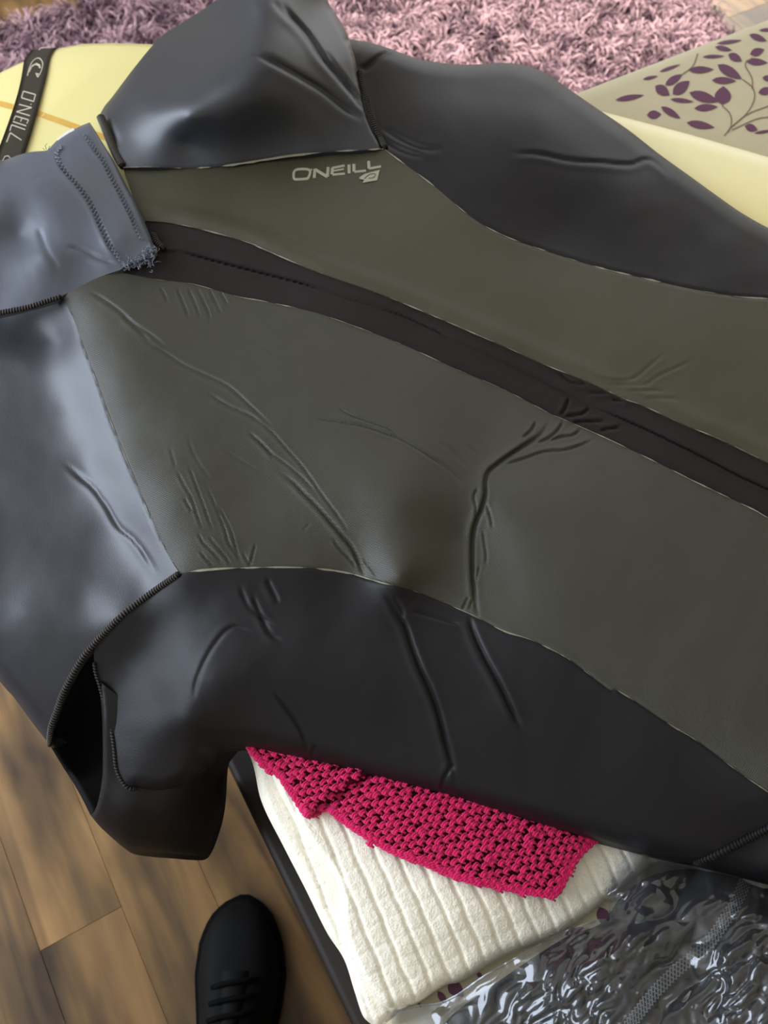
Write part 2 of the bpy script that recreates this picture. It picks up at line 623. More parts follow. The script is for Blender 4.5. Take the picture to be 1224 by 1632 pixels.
# floor planks: separate boards with open joints, along E1
PW = 0.097
rp = random.Random(5)
meshes = {}
for row in range(-22, 30):
    o2 = row * PW + 0.02
    e = -2.2 + rp.random() * 0.8
    while e < 4.0:
        L = rp.choice((0.45, 0.6, 0.75, 0.9, 1.2))
        c = E1 * (e + L / 2) + E2 * (o2 + PW / 2)
        e += L
        if not (X0 + .05 < c[0] < X1 - .05 and Y0 + .05 < c[1] < Y1 - .05):
            continue
        if L not in meshes:
            b = MB()
            g, bv, hl, hw = 0.00012, 0.0004, L / 2, PW / 2
            V = []
            for (ins, z) in ((g, -0.012), (g, -bv), (g + bv, 0.0)):
                V += [(-hl + ins, -hw + ins, z), (hl - ins, -hw + ins, z), (hl - ins, hw - ins, z), (-hl + ins, hw - ins, z)]
            F = [(3, 2, 1, 0), (8, 9, 10, 11)]
            for k in (0, 4):
                F += [(k + i, k + (i + 1) % 4, k + 4 + (i + 1) % 4, k + 4 + i) for i in range(4)]
            b.add(V, F)
            meshes[L] = b.mesh('plank')
            meshes[L].materials.append(M['wood'])
        o = bpy.data.objects.new('plank', meshes[L])
        o.location = (c[0], c[1], 0)
        o.rotation_euler = (0, 0, ANG)
        o.parent = floor
        COL.objects.link(o)

# ------------------------------------------------------------------ sofa seat with printed leaves
sofa = tag(empty('sofa', (*(E1 * 0.2 + E2 * 0.6), 0)), 'beige sofa seat printed with purple leaves, under the surfboard and blankets', 'sofa')


def oriented_box(name, a0, a1, b0, b1, z0, z1, bev, seg, m, parent, sub=0):
    bm = bmesh.new()
    V = [bm.verts.new((*(E1 * a + E2 * c), z)) for z in (z0, z1) for c in (b0, b1) for a in (a0, a1)]
    for f in ((0, 1, 3, 2), (4, 6, 7, 5), (0, 4, 5, 1), (2, 3, 7, 6), (0, 2, 6, 4), (1, 5, 7, 3)):
        bm.faces.new([V[i] for i in f])
    bmesh.ops.recalc_face_normals(bm, faces=bm.faces)
    bmesh.ops.bevel(bm, geom=list(bm.edges), offset=bev, segments=seg, profile=0.5, affect='EDGES')
    me = bpy.data.meshes.new(name)
    bm.to_mesh(me)
    bm.free()
    return link(name, me, m, parent)


oriented_box('frame', -0.62, 0.70, 0.0, 1.55, 0.10, 0.40, 0.006, 2, M['frame'], sofa)
cush = oriented_box('seat_cushion', -0.60, 0.752, 0.020, 1.54, 0.395, 0.498, 0.045, 7, M['fabric'], sofa)
for a in (-0.55, 0.64):
    for c in (0.06, 1.48):
        oriented_box('foot', a - .025, a + .025, c - .025, c + .025, 0.0, 0.102, 0.006, 2, M['frame'], sofa)
bvh = BVHTree.FromPolygons([v.co[:] for v in cush.data.vertices], [p.vertices[:] for p in cush.data.polygons])


def ray_px(u, v):
    d = Vector(((u - 612) / FPX, (-(v - 816) / FPX) * CS + SN, (-(v - 816) / FPX) * SN - CS)).normalized()
    loc, nrm, _, _ = bvh.ray_cast(Vector((0, 0, CAM_H)), d)
    return loc, nrm


def down(x, y):
    loc, nrm, _, _ = bvh.ray_cast(Vector((x, y, 1)), Vector((0, 0, -1)))
    return loc, nrm


def leaf_px(a, b_, w, n=7):
    a, b_ = np.array(a), np.array(b_)
    d = b_ - a
    nrm = np.array([-d[1], d[0]]) / (np.linalg.norm(d) + 1e-9)
    ts = np.linspace(0, 1, n)
    rows = []
    for t_ in ts:
        ww = w / 2 * (math.sin(math.pi * t_ ** 0.85) ** 0.8) if 0 < t_ < 1 else w * 0.02
        c = a + d * t_
        rows.append((c + nrm * ww, c, c - nrm * ww))
    return rows


def lay(mb, rows, cast):
    V, ok = [], True
    for r in rows:
        for p in r:
            l, n = cast(*p)
            if l is None:
                return
            V.append(l + n * 0.0006)
    k = len(rows[0])
    F = []
    for i in range(len(rows) - 1):
        for j in range(k - 1):
            F.append((i * k + j, i * k + j + 1, (i + 1) * k + j + 1, (i + 1) * k + j))
    V = np.array(V)
    q = F[len(F) // 2]
    if np.cross(V[q[1]] - V[q[0]], V[q[2]] - V[q[0]])[2] < 0:
        F = [f[::-1] for f in F]
    mb.add(V, F)


LEAVES = """915,265 1065,245 24;905,285 1005,305 32;830,345 960,340 22;985,328 1065,370 50;1112,210 1215,250 40;1115,330 1200,300 48;
1090,370 1220,380 44;745,425 895,420 44;920,392 1065,478 62;885,485 1030,490 44;605,515 705,450 46;545,520 630,575 62;650,570 750,490 68;
750,560 925,615 64;948,632 955,522 100;780,655 920,645 44;635,600 775,615 28;305,605 475,575 34;570,435 695,390 20;470,480 560,460 20;
495,695 580,690 52;580,645 695,715 42;735,740 900,770 48;1165,560 1260,540 48;1190,470 1260,480 38;1085,760 1160,785 46;1140,805 1260,785 18;
1100,150 1180,135 22;1180,150 1250,115 28;1170,185 1260,180 22"""
STEMS = """960,820 1000,760 995,690 945,635;985,800 1000,770 1090,690 1140,600 1130,530 1070,480;1130,540 1125,470 1085,390 1130,350;
1000,770 1100,690 1240,635;1005,785 1150,720 1250,705;700,455 770,400 800,325"""
sm = MB()


def leaf_part(rows, cast):
    b = MB()
    lay(b, rows, cast)
    if b.n:
        b.build('printed_leaf', M['leaf'], sofa)


for q in LEAVES.replace('\n', '').split(';'):
    a, b_, w = q.split()
    P = T(a + ' ' + b_, 900, 0, 3.778)
    leaf_part(leaf_px(P[0], P[1], float(w) / 3.778), ray_px)
for q in STEMS.replace('\n', '').split(';'):
    L = smooth_line(T(q, 900, 0, 3.778), 4)
    t_ = np.gradient(L, axis=0)
    n_ = np.stack([-t_[:, 1], t_[:, 0]], -1) / np.linalg.norm(t_, axis=1)[:, None]
    lay(sm, [(p + k * 0.9, p - k * 0.9) for p, k in zip(L, n_)], ray_px)
for q in ("715,1566 738,1588 22", "698,1580 712,1601 11", "664,1592 672,1606 4", "955,1446 968,1478 20", "900,1490 930,1478 12", "760,1552 768,1556 8", "640,1600 650,1606 5"):
    a, b_, w = q.split()
    P = px(a + ' ' + b_)
    leaf_part(leaf_px(P[0], P[1], float(w)), ray_px)
rl = random.Random(3)
for i in range(150):     # the same print carries on over the rest of the seat, out of the photograph
    a, c = rl.uniform(-0.55, 0.70), rl.uniform(0.50, 1.48)
    p = E1 * a + E2 * c
    u_ok = 0 < 612 + FPX * p[0] / (p[1] * SN + 0.72 * CS) < 1300
    if u_ok:
        continue
    an = rl.uniform(0, 6.28)
    d = np.array([math.cos(an), math.sin(an)]) * 0.02
    leaf_part(leaf_px(p - d, p + d, 0.014), down)
sm.build('printed_stems', M['stem'], sofa)['kind'] = 'stuff'

# ------------------------------------------------------------------ shag rug
rug = tag(empty('rug', (*(E1 * 1.42 + E2 * 0.62), 0)), 'purple shaggy rug on the wooden floor beyond the surfboard', 'rug')
RA0, RA1, RB0, RB1 = 0.95, 1.90, -0.25, 1.44
oriented_box('backing', RA0, RA1, RB0, RB1, 0.0005, 0.008, 0.003, 2, M['rug_base'], rug)


def rug_pile():
    n = 85000
    a = RNG.uniform(RA0 + .005, RA1 - .005, n)
    c = RNG.uniform(RB0 + .005, RB1 - .005, n)
    P = a[:, None] * E1 + c[:, None] * E2
    fl = pnoise(P * 14, 3) * 2.6 + pnoise(P * 5, 4) * 2.0
    an = fl * 2.2 + RNG.normal(0, 0.9, n)
    D = np.stack([np.cos(an), np.sin(an)], -1)
    L = RNG.uniform(0.028, 0.05, n)
    hgt = RNG.uniform(0.018, 0.034, n) * (1 + 0.5 * pnoise(P * 9, 8))
    wd = RNG.uniform(0.0008, 0.0019, n)
    N = np.stack([-D[:, 1], D[:, 0]], -1)
    rows = []
    for t_, lx, hz, wk in ((0, 0, 0, 0.8), (0.35, 0.22, 0.72, 1.0), (0.7, 0.62, 1.0, 1.0), (1, 1.0, 0.72, 0.5)):
        c0 = P + D * (L * lx)[:, None]
        z = 0.006 + hgt * hz
        for s in (1, -1):
            q = c0 + N * (wd * wk * s)[:, None]
            rows.append(np.concatenate([q, z[:, None]], 1))
    V = np.stack(rows, 1).reshape(-1, 3)
    base = (np.arange(n) * 8)[:, None, None]
    quad = np.array([[0, 1, 3, 2], [2, 3, 5, 4], [4, 5, 7, 6]])[None]
    F = (base + quad).reshape(-1, 4)
    me = bpy.data.meshes.new('pile')
    me.vertices.add(len(V))
    me.vertices.foreach_set('co', V.ravel())
    me.loops.add(F.size)
    me.loops.foreach_set('vertex_index', F.ravel().astype(np.int32))
    me.polygons.add(len(F))
    me.polygons.foreach_set('loop_start', np.arange(len(F), dtype=np.int32) * 4)
    me.polygons.foreach_set('loop_total', np.full(len(F), 4, np.int32))
    at = me.attributes.new('tint', 'FLOAT', 'POINT')
    tv = np.clip(0.5 + 0.8 * pnoise(P * 22, 21) + RNG.normal(0, 0.22, n), 0, 1)
    at.data.foreach_set('value', np.repeat(tv, 8).astype(np.float32))
    me.update(calc_edges=True)
    m = mat('purple_rug_pile', (150, 104, 130), rough=0.8, spec=0.25, sheen=0.3)
    nt = m.node_tree
    an_ = nt.nodes.new('ShaderNodeAttribute')
    an_.attribute_name = 'tint'
    r = nt.nodes.new('ShaderNodeValToRGB')
    e = r.color_ramp.elements
    e[0].position, e[0].color = 0.1, (*lin((74, 44, 60)), 1)
    e[1].position, e[1].color = 0.95, (*lin((216, 176, 184)), 1)
    nt.links.new(an_.outputs['Fac'], r.inputs[0])
    nt.links.new(r.outputs[0], nt.nodes['Principled BSDF'].inputs['Base Color'])
    o = link('pile', me, m, rug)
    o['kind'] = 'stuff'


rug_pile()

# ------------------------------------------------------------------ surfboard
BD = np.array([0.893, -0.45])
BD /= np.linalg.norm(BD)
BN = np.array([-BD[1], BD[0]])
NC = 0.574
OUT = np.array([(0, 0), (.003, .035), (.006, .052), (.010, .070), (.016, .088), (.028, .112), (.050, .134), (.078, .150), (.109, .164), (.16, .186), (.25, .217), (.36, .247), (.46, .268), (.56, .283), (.66, .291), (.76, .295), (.90, .293), (1.1, .28), (1.3, .25), (1.5, .20), (1.65, .14), (1.76, .08), (1.82, .03), (1.835, 0)])
S0 = -0.757


def bw(s):
    return np.interp(s, OUT[:, 0], OUT[:, 1])


def deck(s, q):
    """deck height, s from the end, q from the stringer"""
    w = np.maximum(bw(s), 0.004)
    r = np.clip(np.abs(q) / w, 0, 1)
    edge = np.clip(s / 0.10, 0, 1)
    return 0.556 + (0.012 + 0.012 * edge) * (1 - r ** 2.4)


board = tag(empty('surfboard', (*(BD * (S0 + 0.9) + BN * NC), 0.5)), 'pale yellow surfboard lying across the sofa under the wetsuit', 'surfboard')
ss = np.unique(np.r_[OUT[:, 0], np.linspace(0, 1.835, 90)])
ring = []
prof = [(-1.0, -0.012), (-0.985, -0.003)] + [(x, None) for x in np.linspace(-0.96, 0.96, 25)] + [(0.985, -0.003), (1.0, -0.012), (0.97, -0.028), (0.85, -0.044), (0.5, -0.052), (0, -0.054), (-0.5, -0.052), (-0.85, -0.044), (-0.97, -0.028)]
V = []
for s in ss:
    w = max(bw(s), 0.002)
    th_ = 0.35 + 0.65 * min(1, s / 0.25)
    for r, dz in prof:
        q = r * w
        z = deck(s, q) if dz is None else 0.556 + dz * th_
        c = BD * (S0 + s) + BN * (NC + q)
        V.append((c[0], c[1], z))
k = len(prof)
F = [(i * k + j, i * k + (j + 1) % k, (i + 1) * k + (j + 1) % k, (i + 1) * k + j) for i in range(len(ss) - 1) for j in range(k)]
F += [tuple(range(k))[::-1], tuple((len(ss) - 1) * k + j for j in range(k))]
b = MB()
b.add(V, [f[::-1] for f in F])
shell = b.build('board_shell', M['board'], board)
b = MB()
sv = np.linspace(0.004, 1.8, 60)
A = [(*(BD * (S0 + s) + BN * (NC + d)), float(deck(s, 0)) + 0.0004) for s in sv for d in (-0.0035, 0.0035)]
b.add(A, [(2 * i, 2 * i + 2, 2 * i + 3, 2 * i + 1) for i in range(59)])
b.build('stringer', M['stringer'], board)


def board_h(P):
    """deck height under photo pixels (two passes)"""
    h = np.full(len(P), 0.565)
    for _ in range(3):
        W = unproj(P[:, 0], P[:, 1], h)
        s = W[:, :2] @ BD - S0
        q = W[:, :2] @ BN - NC
        h = deck(np.clip(s, 0, 1.8), q)
    return h


# webbing strap with woven lettering, over the board's end
ZS = 8.59
Ls = smooth_line(T("330,250 300,450 262,640 200,860 135,1060 70,1240 10,1400 -40,1520 -90,1640", 0, 65, ZS), 4)
Rs = smooth_line(T("760,95 690,240 640,480 560,800 490,1060 420,1300 345,1530 320,1620", 0, 65, ZS), 4)
Ls = np.vstack([np.array([[50, 80.0]]), Ls])
strap = tag(empty('webbing_strap', tuple(unproj(45, 160, 0.58))), 'black webbing strap with grey woven lettering over the surfboard end', 'strap')
n = 34
li = np.stack([np.interp(np.linspace(0, 1, n), np.linspace(0, 1, len(Ls)), Ls[:, k]) for k in (0, 1)], -1)
ri = np.stack([np.interp(np.linspace(0, 1, n), np.linspace(0, 1, len(Rs)), Rs[:, k]) for k in (0, 1)], -1)
grid = np.stack([li * (1 - t_) + ri * t_ for t_ in np.linspace(0, 1, 6)], 1)
fl = grid.reshape(-1, 2)
top = unproj(fl[:, 0], fl[:, 1], board_h(fl) + 0.0022)
bot = unproj(fl[:, 0], fl[:, 1], board_h(fl) + 0.0004)
m6 = 6
F = [(i * m6 + j, i * m6 + j + 1, (i + 1) * m6 + j + 1, (i + 1) * m6 + j) for i in range(n - 1) for j in range(5)]
q = F[20]
if np.cross(top[q[1]] - top[q[0]], top[q[2]] - top[q[0]])[2] < 0:
    F = [f[::-1] for f in F]
no = len(top)
F2 = F + [tuple(i + no for i in f[::-1]) for f in F]
for i in range(n - 1):
    for j in (0, 5):
        F2.append((i * m6 + j, (i + 1) * m6 + j, no + (i + 1) * m6 + j, no + i * m6 + j))
b = MB()
b.add(np.vstack([top, bot]), F2)
# the strap's upper end turns down over the rail
e0 = top[:6]
dn = [e0 + np.array([*(BN * 0.004), -0.008]), e0 + np.array([*(BN * 0.003), -0.03]), e0 + np.array([*(BN * -0.01), -0.05])]
V = np.vstack([e0] + dn)
b.add(V, [(i * 6 + j, (i + 1) * 6 + j, (i + 1) * 6 + j + 1, i * 6 + j + 1) for i in range(3) for j in range(5)])
b.build('webbing', M['strap'], strap)
TXT = """375,480 400,380 440,290 500,240 550,245 585,310 572,390 548,450 520,500@2.2;485,445 545,460@2.4;500,455 520,500@3;
395,430 430,355 490,318 545,345@3.2;440,345 500,315 540,335 548,375@4.2;515,150 560,95 700,82@1.9;
320,690 485,735 460,830 295,780 320,690@2.6;425,862 425,875@2.6;260,870 435,915@2.4;435,915 225,970@2.4;225,970 410,1025@2.4;
212,1030 392,1082@2.4;212,1030 188,1082@2.4;302,1055 282,1105@2.4;392,1082 366,1135@2.4;176,1105 360,1165@2.4;
160,1150 345,1215@2.4;160,1150 135,1232@2.6;140,1258 295,1360@2.4;140,1262 90,1388@2.8;30,1650 70,1580 115,1575 140,1605 110,1680@2"""
hs = lambda P: board_h(np.asarray(P)) + 0.0024
LET, done = [0, 0, 0, 0, 0, 1, 2, 3, 4, 4, 4, 5, 5, 5, 5, 6, 7, 7, 8, 8, 9], {}
for qi, q in enumerate(TXT.replace('\n', '').split(';')):
    a, w = q.split('@')
    L = T(a, 0, 65, ZS)
    L = np.vstack([smooth_line(L[i:i + 2], 1.5) for i in range(len(L) - 1)]) if len(L) != 9 else smooth_line(L, 1.5)
    L = np.array([p for i, p in enumerate(L) if i == 0 or np.hypot(*(p - L[i - 1])) > 0.05])
    k = LET[qi]
    if k not in done:
        done[k] = MB()
    strip(done[k], L, float(w) * .74, hs, 0.0003)
for k, b in done.items():
    b.build('emblem' if k == 0 else 'letter', M['strap_text'], strap)

# ------------------------------------------------------------------ wetsuit
suit = tag(empty('wetsuit', tuple(unproj(640, 640, 0.59))), 'black and slate neoprene wetsuit with olive torso panels spread over the surfboard', 'wetsuit')
R = smooth_line
seam_BD = R(px("196,267 240,266 290,268 340,266 380,261 430,253 470,247 540,241 580,239 612,237"))
seam_DC = R(px("612,237 640,258 690,295 750,345 800,374 870,400 950,425 1020,442 1100,460 1170,472 1224,476 1300,480 1400,478 1520,466"))
seam_BC = R(px("556,62 566,95 573,130 583,175 594,205 612,237"))
flap_up = R(px("232,352 262,354 292,359 343,371 400,388 420,397 503,432 592,463 640,482 709,511 764,535 804,552 873,583 941,610 996,636 1024,646 1089,676 1147,700 1224,737 1300,772 1400,818 1520,872"))
flap_lo = R(px("190,434 222,440 254,446 309,453 377,472 420,480 486,494 527,506 606,535 657,556 709,580 757,601 804,621 873,657 900,669 972,701 1051,739 1113,770 1199,811 1224,825 1300,862 1400,912 1520,972"))
seam_FH = R(px("286,914 320,909 360,906 400,905 451,904 503,906 554,913 606,928 657,941 698,957 746,977 764,986 804,1006 849,1021 907,1051 969,1098 989,1103 1065,1153 1113,1182 1181,1233 1224,1262 1300,1315 1400,1388 1520,1470"))
seam_FG = R(px("98,472 117,508 132,550 148,591 178,674 220,777 254,856 271,890 286,914"))
seam_GH = R(px("286,914 247,941 215,964 192,983 158,1017"))
seam_GQ = R(px("158,1017 130,1051 103,1100 92,1130 82,1158 79,1187"))
col_F = R(px("192,430 165,439 140,450 98,472"))
col_G = R(px("98,472 60,484 0,499 -70,512"))
sil_G = R(px("79,1187 51,1151 21,1110 0,1086 -70,990"))
sil_C = R(px("556,62 590,68 620,77 655,90 680,97 740,103 800,100 830,103 862,113 890,130 940,165 1000,206 1050,245 1100,281 1140,310 1180,338 1224,363 1300,400 1400,430 1520,448"))
sil_B1 = R(px("196,267 176,225 160,190 165,172 180,153 210,113 240,76 262,54 300,30 345,0 420,-60"))
sil_B2 = R(px("505,-60 522,0 537,25 550,47 556,62"))
sil_H = R(px("219,1257 251,1260 283,1252 310,1232 333,1216 345,1200 362,1194 384,1192 400,1193 440,1202 486,1213 540,1227 592,1241 650,1256 709,1271 760,1286 804,1299 883,1322 975,1346 1065,1369 1113,1378 1178,1394 1224,1406 1300,1424 1400,1452 1520,1484"))
H_left = R(px("158,1017 150,1040 152,1070 158,1090 164,1112 173,1140 181,1187 186,1228 201,1254 219,1257"))

MAIN = """1520,460,.592 1400,440,.590 1520,560,.600 1520,700,.602 1520,870,.600 1520,1100,.601 1520,1300,.596 1520,1478,.572 1400,1440,.560 1400,1300,.588 1400,1000,.602 1400,850,.601 195,268,.604 400,255,.604 610,240,.602 300,320,.606 450,330,.606 600,380,.605 800,470,.603 1000,560,.602 1224,640,.600 1000,450,.600 1224,480,.597
240,400,.604 420,440,.604 670,530,.602 950,650,.598 1224,780,.600 1300,700,.600
100,475,.604 300,560,.609 450,580,.610 600,640,.609 700,650,.604 780,730,.599 880,690,.599 240,700,.607 400,780,.605 540,780,.610 640,800,.615 640,920,.609 735,850,.595 757,950,.594 800,800,.606 860,850,.608 1000,850,.606 1224,950,.603 830,960,.601 1000,1050,.601 1224,1180,.599 286,914,.598 400,905,.602 500,900,.600 575,905,.597 660,940,.598 931,1072,.597 1065,1153,.595 1224,1261,.592
330,950,.593 400,1000,.590 250,1000,.573 200,1050,.553 250,1120,.552 200,1150,.534 300,1150,.561 340,1080,.581 215,1240,.518 270,1235,.524 340,1185,.540 384,1185,.545 500,1000,.592 500,1110,.575 500,1205,.550 650,1050,.589 650,1150,.571 650,1248,.550 800,1120,.585 800,1220,.566 810,1290,.552 950,1180,.583 950,1280,.564 960,1330,.554 1100,1280,.574 1100,1362,.556 1200,1330,.564 1224,1395,.556
130,560,.601 165,650,.601 200,740,.601 245,840,.600 85,540,.583 108,650,.582 140,740,.580 190,840,.580 230,920,.581 0,520,.579 40,580,.578 60,650,.577 90,740,.576 120,820,.575 140,890,.572 0,650,.576 20,750,.575 50,830,.573 0,800,.573 60,900,.572 100,930,.571 130,960,.569 192,983,.575 158,1017,.562 130,1051,.551 0,930,.569 40,980,.565 60,1020,.557 100,1100,.535 0,1070,.535 40,1120,.522 80,1180,.502 -70,600,.575 -70,900,.575
640,180,.606 720,170,.610 850,180,.612 850,135,.606 950,260,.607 1000,330,.603 900,360,.598 1100,400,.597 1150,380,.596 1224,420,.594 620,95,.600 590,150,.598 740,120,.603 800,120,.604 890,150,.600 1000,225,.597 1140,330,.593 1224,385,.590 560,80,.598"""
main = TPS(px(MAIN.replace('\n', ' ').replace('  ', ' ')) if False else [[float(x) for x in q.split(',')] for q in MAIN.split()])
c1 = lambda s: T(s, 0, 0, 2.914)
c2 = lambda s: T(s, 400, 0, 2.914)
c3 = lambda s: T(s, 804, 0, 2.914)
c4 = lambda s: T(s, 0, 540, 2.914)
c5 = lambda s: T(s, 400, 540, 2.914)
c6 = lambda s: T(s, 804, 540, 2.914)
c8 = lambda s: T(s, 400, 1072, 2.914)
d1 = lambda s: T(s, 240, 660, 3.221)
d2 = lambda s: T(s, 690, 600, 3.825)
d3 = lambda s: T(s, 380, 0, 4.371)
CR = []


def cr(f, w, dep, ridge, *lines):
    for l in lines:
        CR.append((R(f(l), 5), w, dep, ridge))


cr(d1, 2.6, .0013, .5, "500,0 560,40 630,100 700,180 780,270 850,370 900,440 960,520 1000,580 1025,640", "500,90 560,140 620,200 700,260 770,320 830,380 870,420")
cr(d1, 4.0, .0024, .5, "640,280 720,340 790,410 850,470 920,550 980,620 1030,680 1060,740 1085,800 1100,835 1115,880")
cr(d1, 2.6, .0014, .5, "930,630 970,690 1020,740 1050,780 1062,800", "1085,740 1130,790 1165,840")
cr(d1, 2.4, .0012, .6, "190,250 220,330 250,410 280,490 300,550 325,610", "130,280 170,360 210,430 240,520 270,600", "170,430 200,480 215,500", "280,350 310,420 340,490 380,590 400,660 440,720 470,780",
   "330,450 380,530 420,620 445,710 480,760", "240,600 270,660 320,710 370,770", "290,620 340,680 390,740 420,785", "250,700 290,750 325,780", "540,660 525,720 510,780", "470,710 500,760 515,785")
cr(d1, 3, .0006, .5, "190,110 215,190 260,270 320,350", "350,170 420,210 480,250 560,290", "100,170 130,280", "780,600 820,560")
cr(d2, 4.6, .0042, .45, "720,240 690,310 640,370 560,420 470,480 400,530 340,580 320,640 320,720 300,800 270,870 245,960 240,1100 245,1250 260,1380 275,1460 280,1520")
cr(d2, 3.0, .0022, .6, "1000,380 900,420 800,450 680,460 560,500 400,550", "800,265 760,330 700,380 620,410", "910,320 850,360 780,370 700,400", "630,270 600,330 540,380")
cr(d2, 2.6, .0016, .6, "280,670 250,730 265,800 255,860", "320,760 350,850 365,930", "305,930 315,1010 325,1090 320,1160", "285,1150 270,1220 262,1260", "220,1340 190,1400 175,1425", "240,1360 222,1420")
cr(d2, 3.0, .0008, .5, "50,400 130,460 200,540 240,580", "0,490 80,550 150,620 190,660", "200,420 260,470")
cr(d2, 3.6, .0026, .7, "830,130 800,210 770,240", "960,180 920,225 850,240 790,240", "1060,270 960,275 880,280 840,290", "1150,310 1080,320 1010,330", "760,-20 860,40 960,45", "950,98 1040,100 1090,95", "1090,140 1160,150 1190,145")
cr(c5, 3.0, .0019, .5, "240,355 330,375 430,390 520,405 600,430 700,470 780,515 860,570 920,620 960,650", "390,310 450,350 560,390 640,420 700,460")
cr(c5, 3.0, .0006, .5, "860,470 930,530 1000,600", "0,10 60,40 120,80")
cr(px, 6.0, .0030, .5, "602,935 620,955 637,983 647,1000 657,1031 671,1068 686,1100 700,1140 710,1180 720,1215 730,1255", "747,972 753,1003 771,1044 788,1075 801,1100 820,1140 835,1165")
cr(c5, 5.0, .0018, .5, "660,1200 690,1240 715,1295", "740,1260 860,1295 980,1330", "0,1180 40,1270 90,1370 150,1400", "70,1110 110,1190 130,1230")
cr(c8, 5.0, .0020, .5, "940,420 900,490 880,560", "100,80 170,170 230,260 260,360 240,400", "300,330 280,390")
cr(c1, 2.6, .0013, .6, "740,1330 765,1370 780,1410", "820,1330 860,1430 880,1480", "870,1330 910,1420 930,1480", "910,1330 960,1430 980,1500", "970,1340 1010,1420 1030,1460", "1020,1350 1060,1420")
cr(c1, 4.0, .0015, .5, "400,1345 480,1390 550,1440 620,1500 720,1570 790,1632", "560,1460 640,1530 700,1590")
cr(c4, 3.4, .0014, .5, "640,-10 760,60 850,120 960,170 1060,220 1150,300 1224,370 1290,440", "960,250 1060,310 1150,350 1224,395", "1150,430 1224,500 1280,560")
cr(c4, 5.0, .0024, .5, "280,560 370,640 430,690 490,770 550,870 620,930 680,1010 740,1110")
cr(px, 5.0, .0012, .5, "405,1010 370,1000 340,1030 315,1080 308,1120", "440,1000 400,970 380,930")
cr(c2, 6.0, .0022, .5, "600,590 700,650 800,690 900,690", "560,620 700,700 820,730")
cr(c3, 5.0, .0020, .6, "0,715 150,715 300,745 450,755 580,765 660,740 720,770 800,850")
cr(d3, 6.0, .0040, .4, "1090,355 990,390 900,460 830,490")
cr(c2, 5.0, .0010, .5, "100,1070 250,1140 400,1210")
cr(c6, 3.0, .0010, .6, "400,185 580,190 680,120 760,50", "440,205 640,215 720,170 900,90", "560,240 700,240 760,235", "640,280 760,275 830,290")
SEAMS = [(seam_DC, 3.2, .0009, .5), (seam_FH, 3.2, .0011, .4), (seam_FG, 2.6, .0008, .4), (seam_BD, 3.0, .0006, .3)]
EDGES = [(sil_C, .012, 24), (sil_H[30:], .022, 40), (sil_H[:31], .016, 22), (sil_G, .020, 26)]


def H_main(P):
    P = np.asarray(P, float)
    h = main(P) + creased(P, CR) + creased(P, SEAMS) + rounded(P, EDGES)
    h += 0.0006 * pnoise(P / 90, 5) + 0.0002 * pnoise(P / 35, 6)
    return h


zip_a = R(px("281,401 309,407 350,418 420,436 470,449 527,465"))
zip_b = R(px("606,491 640,503 668,515 720,540"))
zip_c = R(px("935,643 952,650 1000,671 1044,691 1113,725 1181,760 1224,780 1300,815"))
ZIP = [(zip_a, 2.6, .004, .5), (zip_b, 2.2, .002, .5), (zip_c, 2.6, .004, .5), (R(px("527,465 560,478 606,491"), 4), 2.2, .001, .5), (R(px("720,540 780,565 860,605 935,643"), 4), 2.4, .0015, .5)]


def H_flap(P):
    h = H_main(P) - .0022 + creased(P, ZIP)
    d, _, _ = seg_dist(P, ZL)
    up = (P[:, 1] < np.interp(P[:, 0], ZL[:, 0], ZL[:, 1]))
    return h + np.where(up, .0016, 0) * np.clip(d / 5, 0, 1)


ZL = np.vstack([zip_a, zip_b, zip_c])
FUP = (flap_up, 14)


def H_D(P):     # the upper torso panel swells a little along the zip
    d, _, _ = seg_dist(P, flap_up)
    return H_main(P) + .0022 * np.exp(-((d - 16) / 14) ** 2)


sheet('torso_panel', loop(seam_BD, seam_DC, px("1520,872"), flap_up[::-1], R(px("232,352 215,318 196,267"))), H_D, M['skin_a'], suit, 3.6)
sheet('torso_panel', loop(flap_lo, px("1520,1470"), seam_FH[::-1], seam_FG[::-1], col_F[::-1]), H_main, M['skin_b'], suit, 2.6)
sheet('zip_flap', loop(flap_up, px("1520,972"), flap_lo[::-1], R(px("190,434 210,395 232,352"))), H_flap, M['flap'], suit, 3.2)
sheet('side_panel', loop(seam_DC[::-1], seam_BC[::-1], sil_C, px("1520,466")), H_main, M['black'], suit, 4.0, .012, .006)
sheet('side_panel', loop(seam_FH, px("1520,1484"), sil_H[::-1], H_left[::-1], seam_GH[::-1]), H_main, M['black'], suit, 3.2, .020, .008)
sheet('sleeve', loop(seam_FG, seam_GH, seam_GQ, sil_G, px("-70,512"), col_G[::-1]), H_main, M['slate'], suit, 4.0, .022, .010)

BPT = """190,265,.606 290,268,.606 380,262,.606 470,247,.606 540,241,.605 612,237,.603 165,185,.602 185,155,.602 245,85,.606 350,5,.612 235,175,.630 275,130,.638 330,70,.640 215,222,.616 300,185,.652 350,130,.668 300,225,.624 400,70,.676 450,50,.674 420,150,.662 400,215,.628 500,180,.630 540,100,.636 560,180,.618 570,125,.622 520,5,.640 550,60,.632 590,205,.609 400,0,.672 470,-60,.67"""
btps = TPS([[float(x) for x in q.split(',')] for q in BPT.split()])
BCR = [(R(d3("290,0 330,60 380,130 470,230 520,300 570,380 640,470 720,560 790,640 840,700 880,760"), 5), 6.5, .0050, .5), (R(d3("60,370 200,410 350,490 470,560 600,640 700,720 800,790 900,850"), 5), 8, .0035, .5),
       (R(d3("800,670 830,720 865,760"), 5), 4, .002, .6), (R(d3("590,340 660,430 720,520 790,620"), 5), 4, .0014, .6), (R(d3("240,0 300,80 380,160"), 5), 6, .0012, .6)]


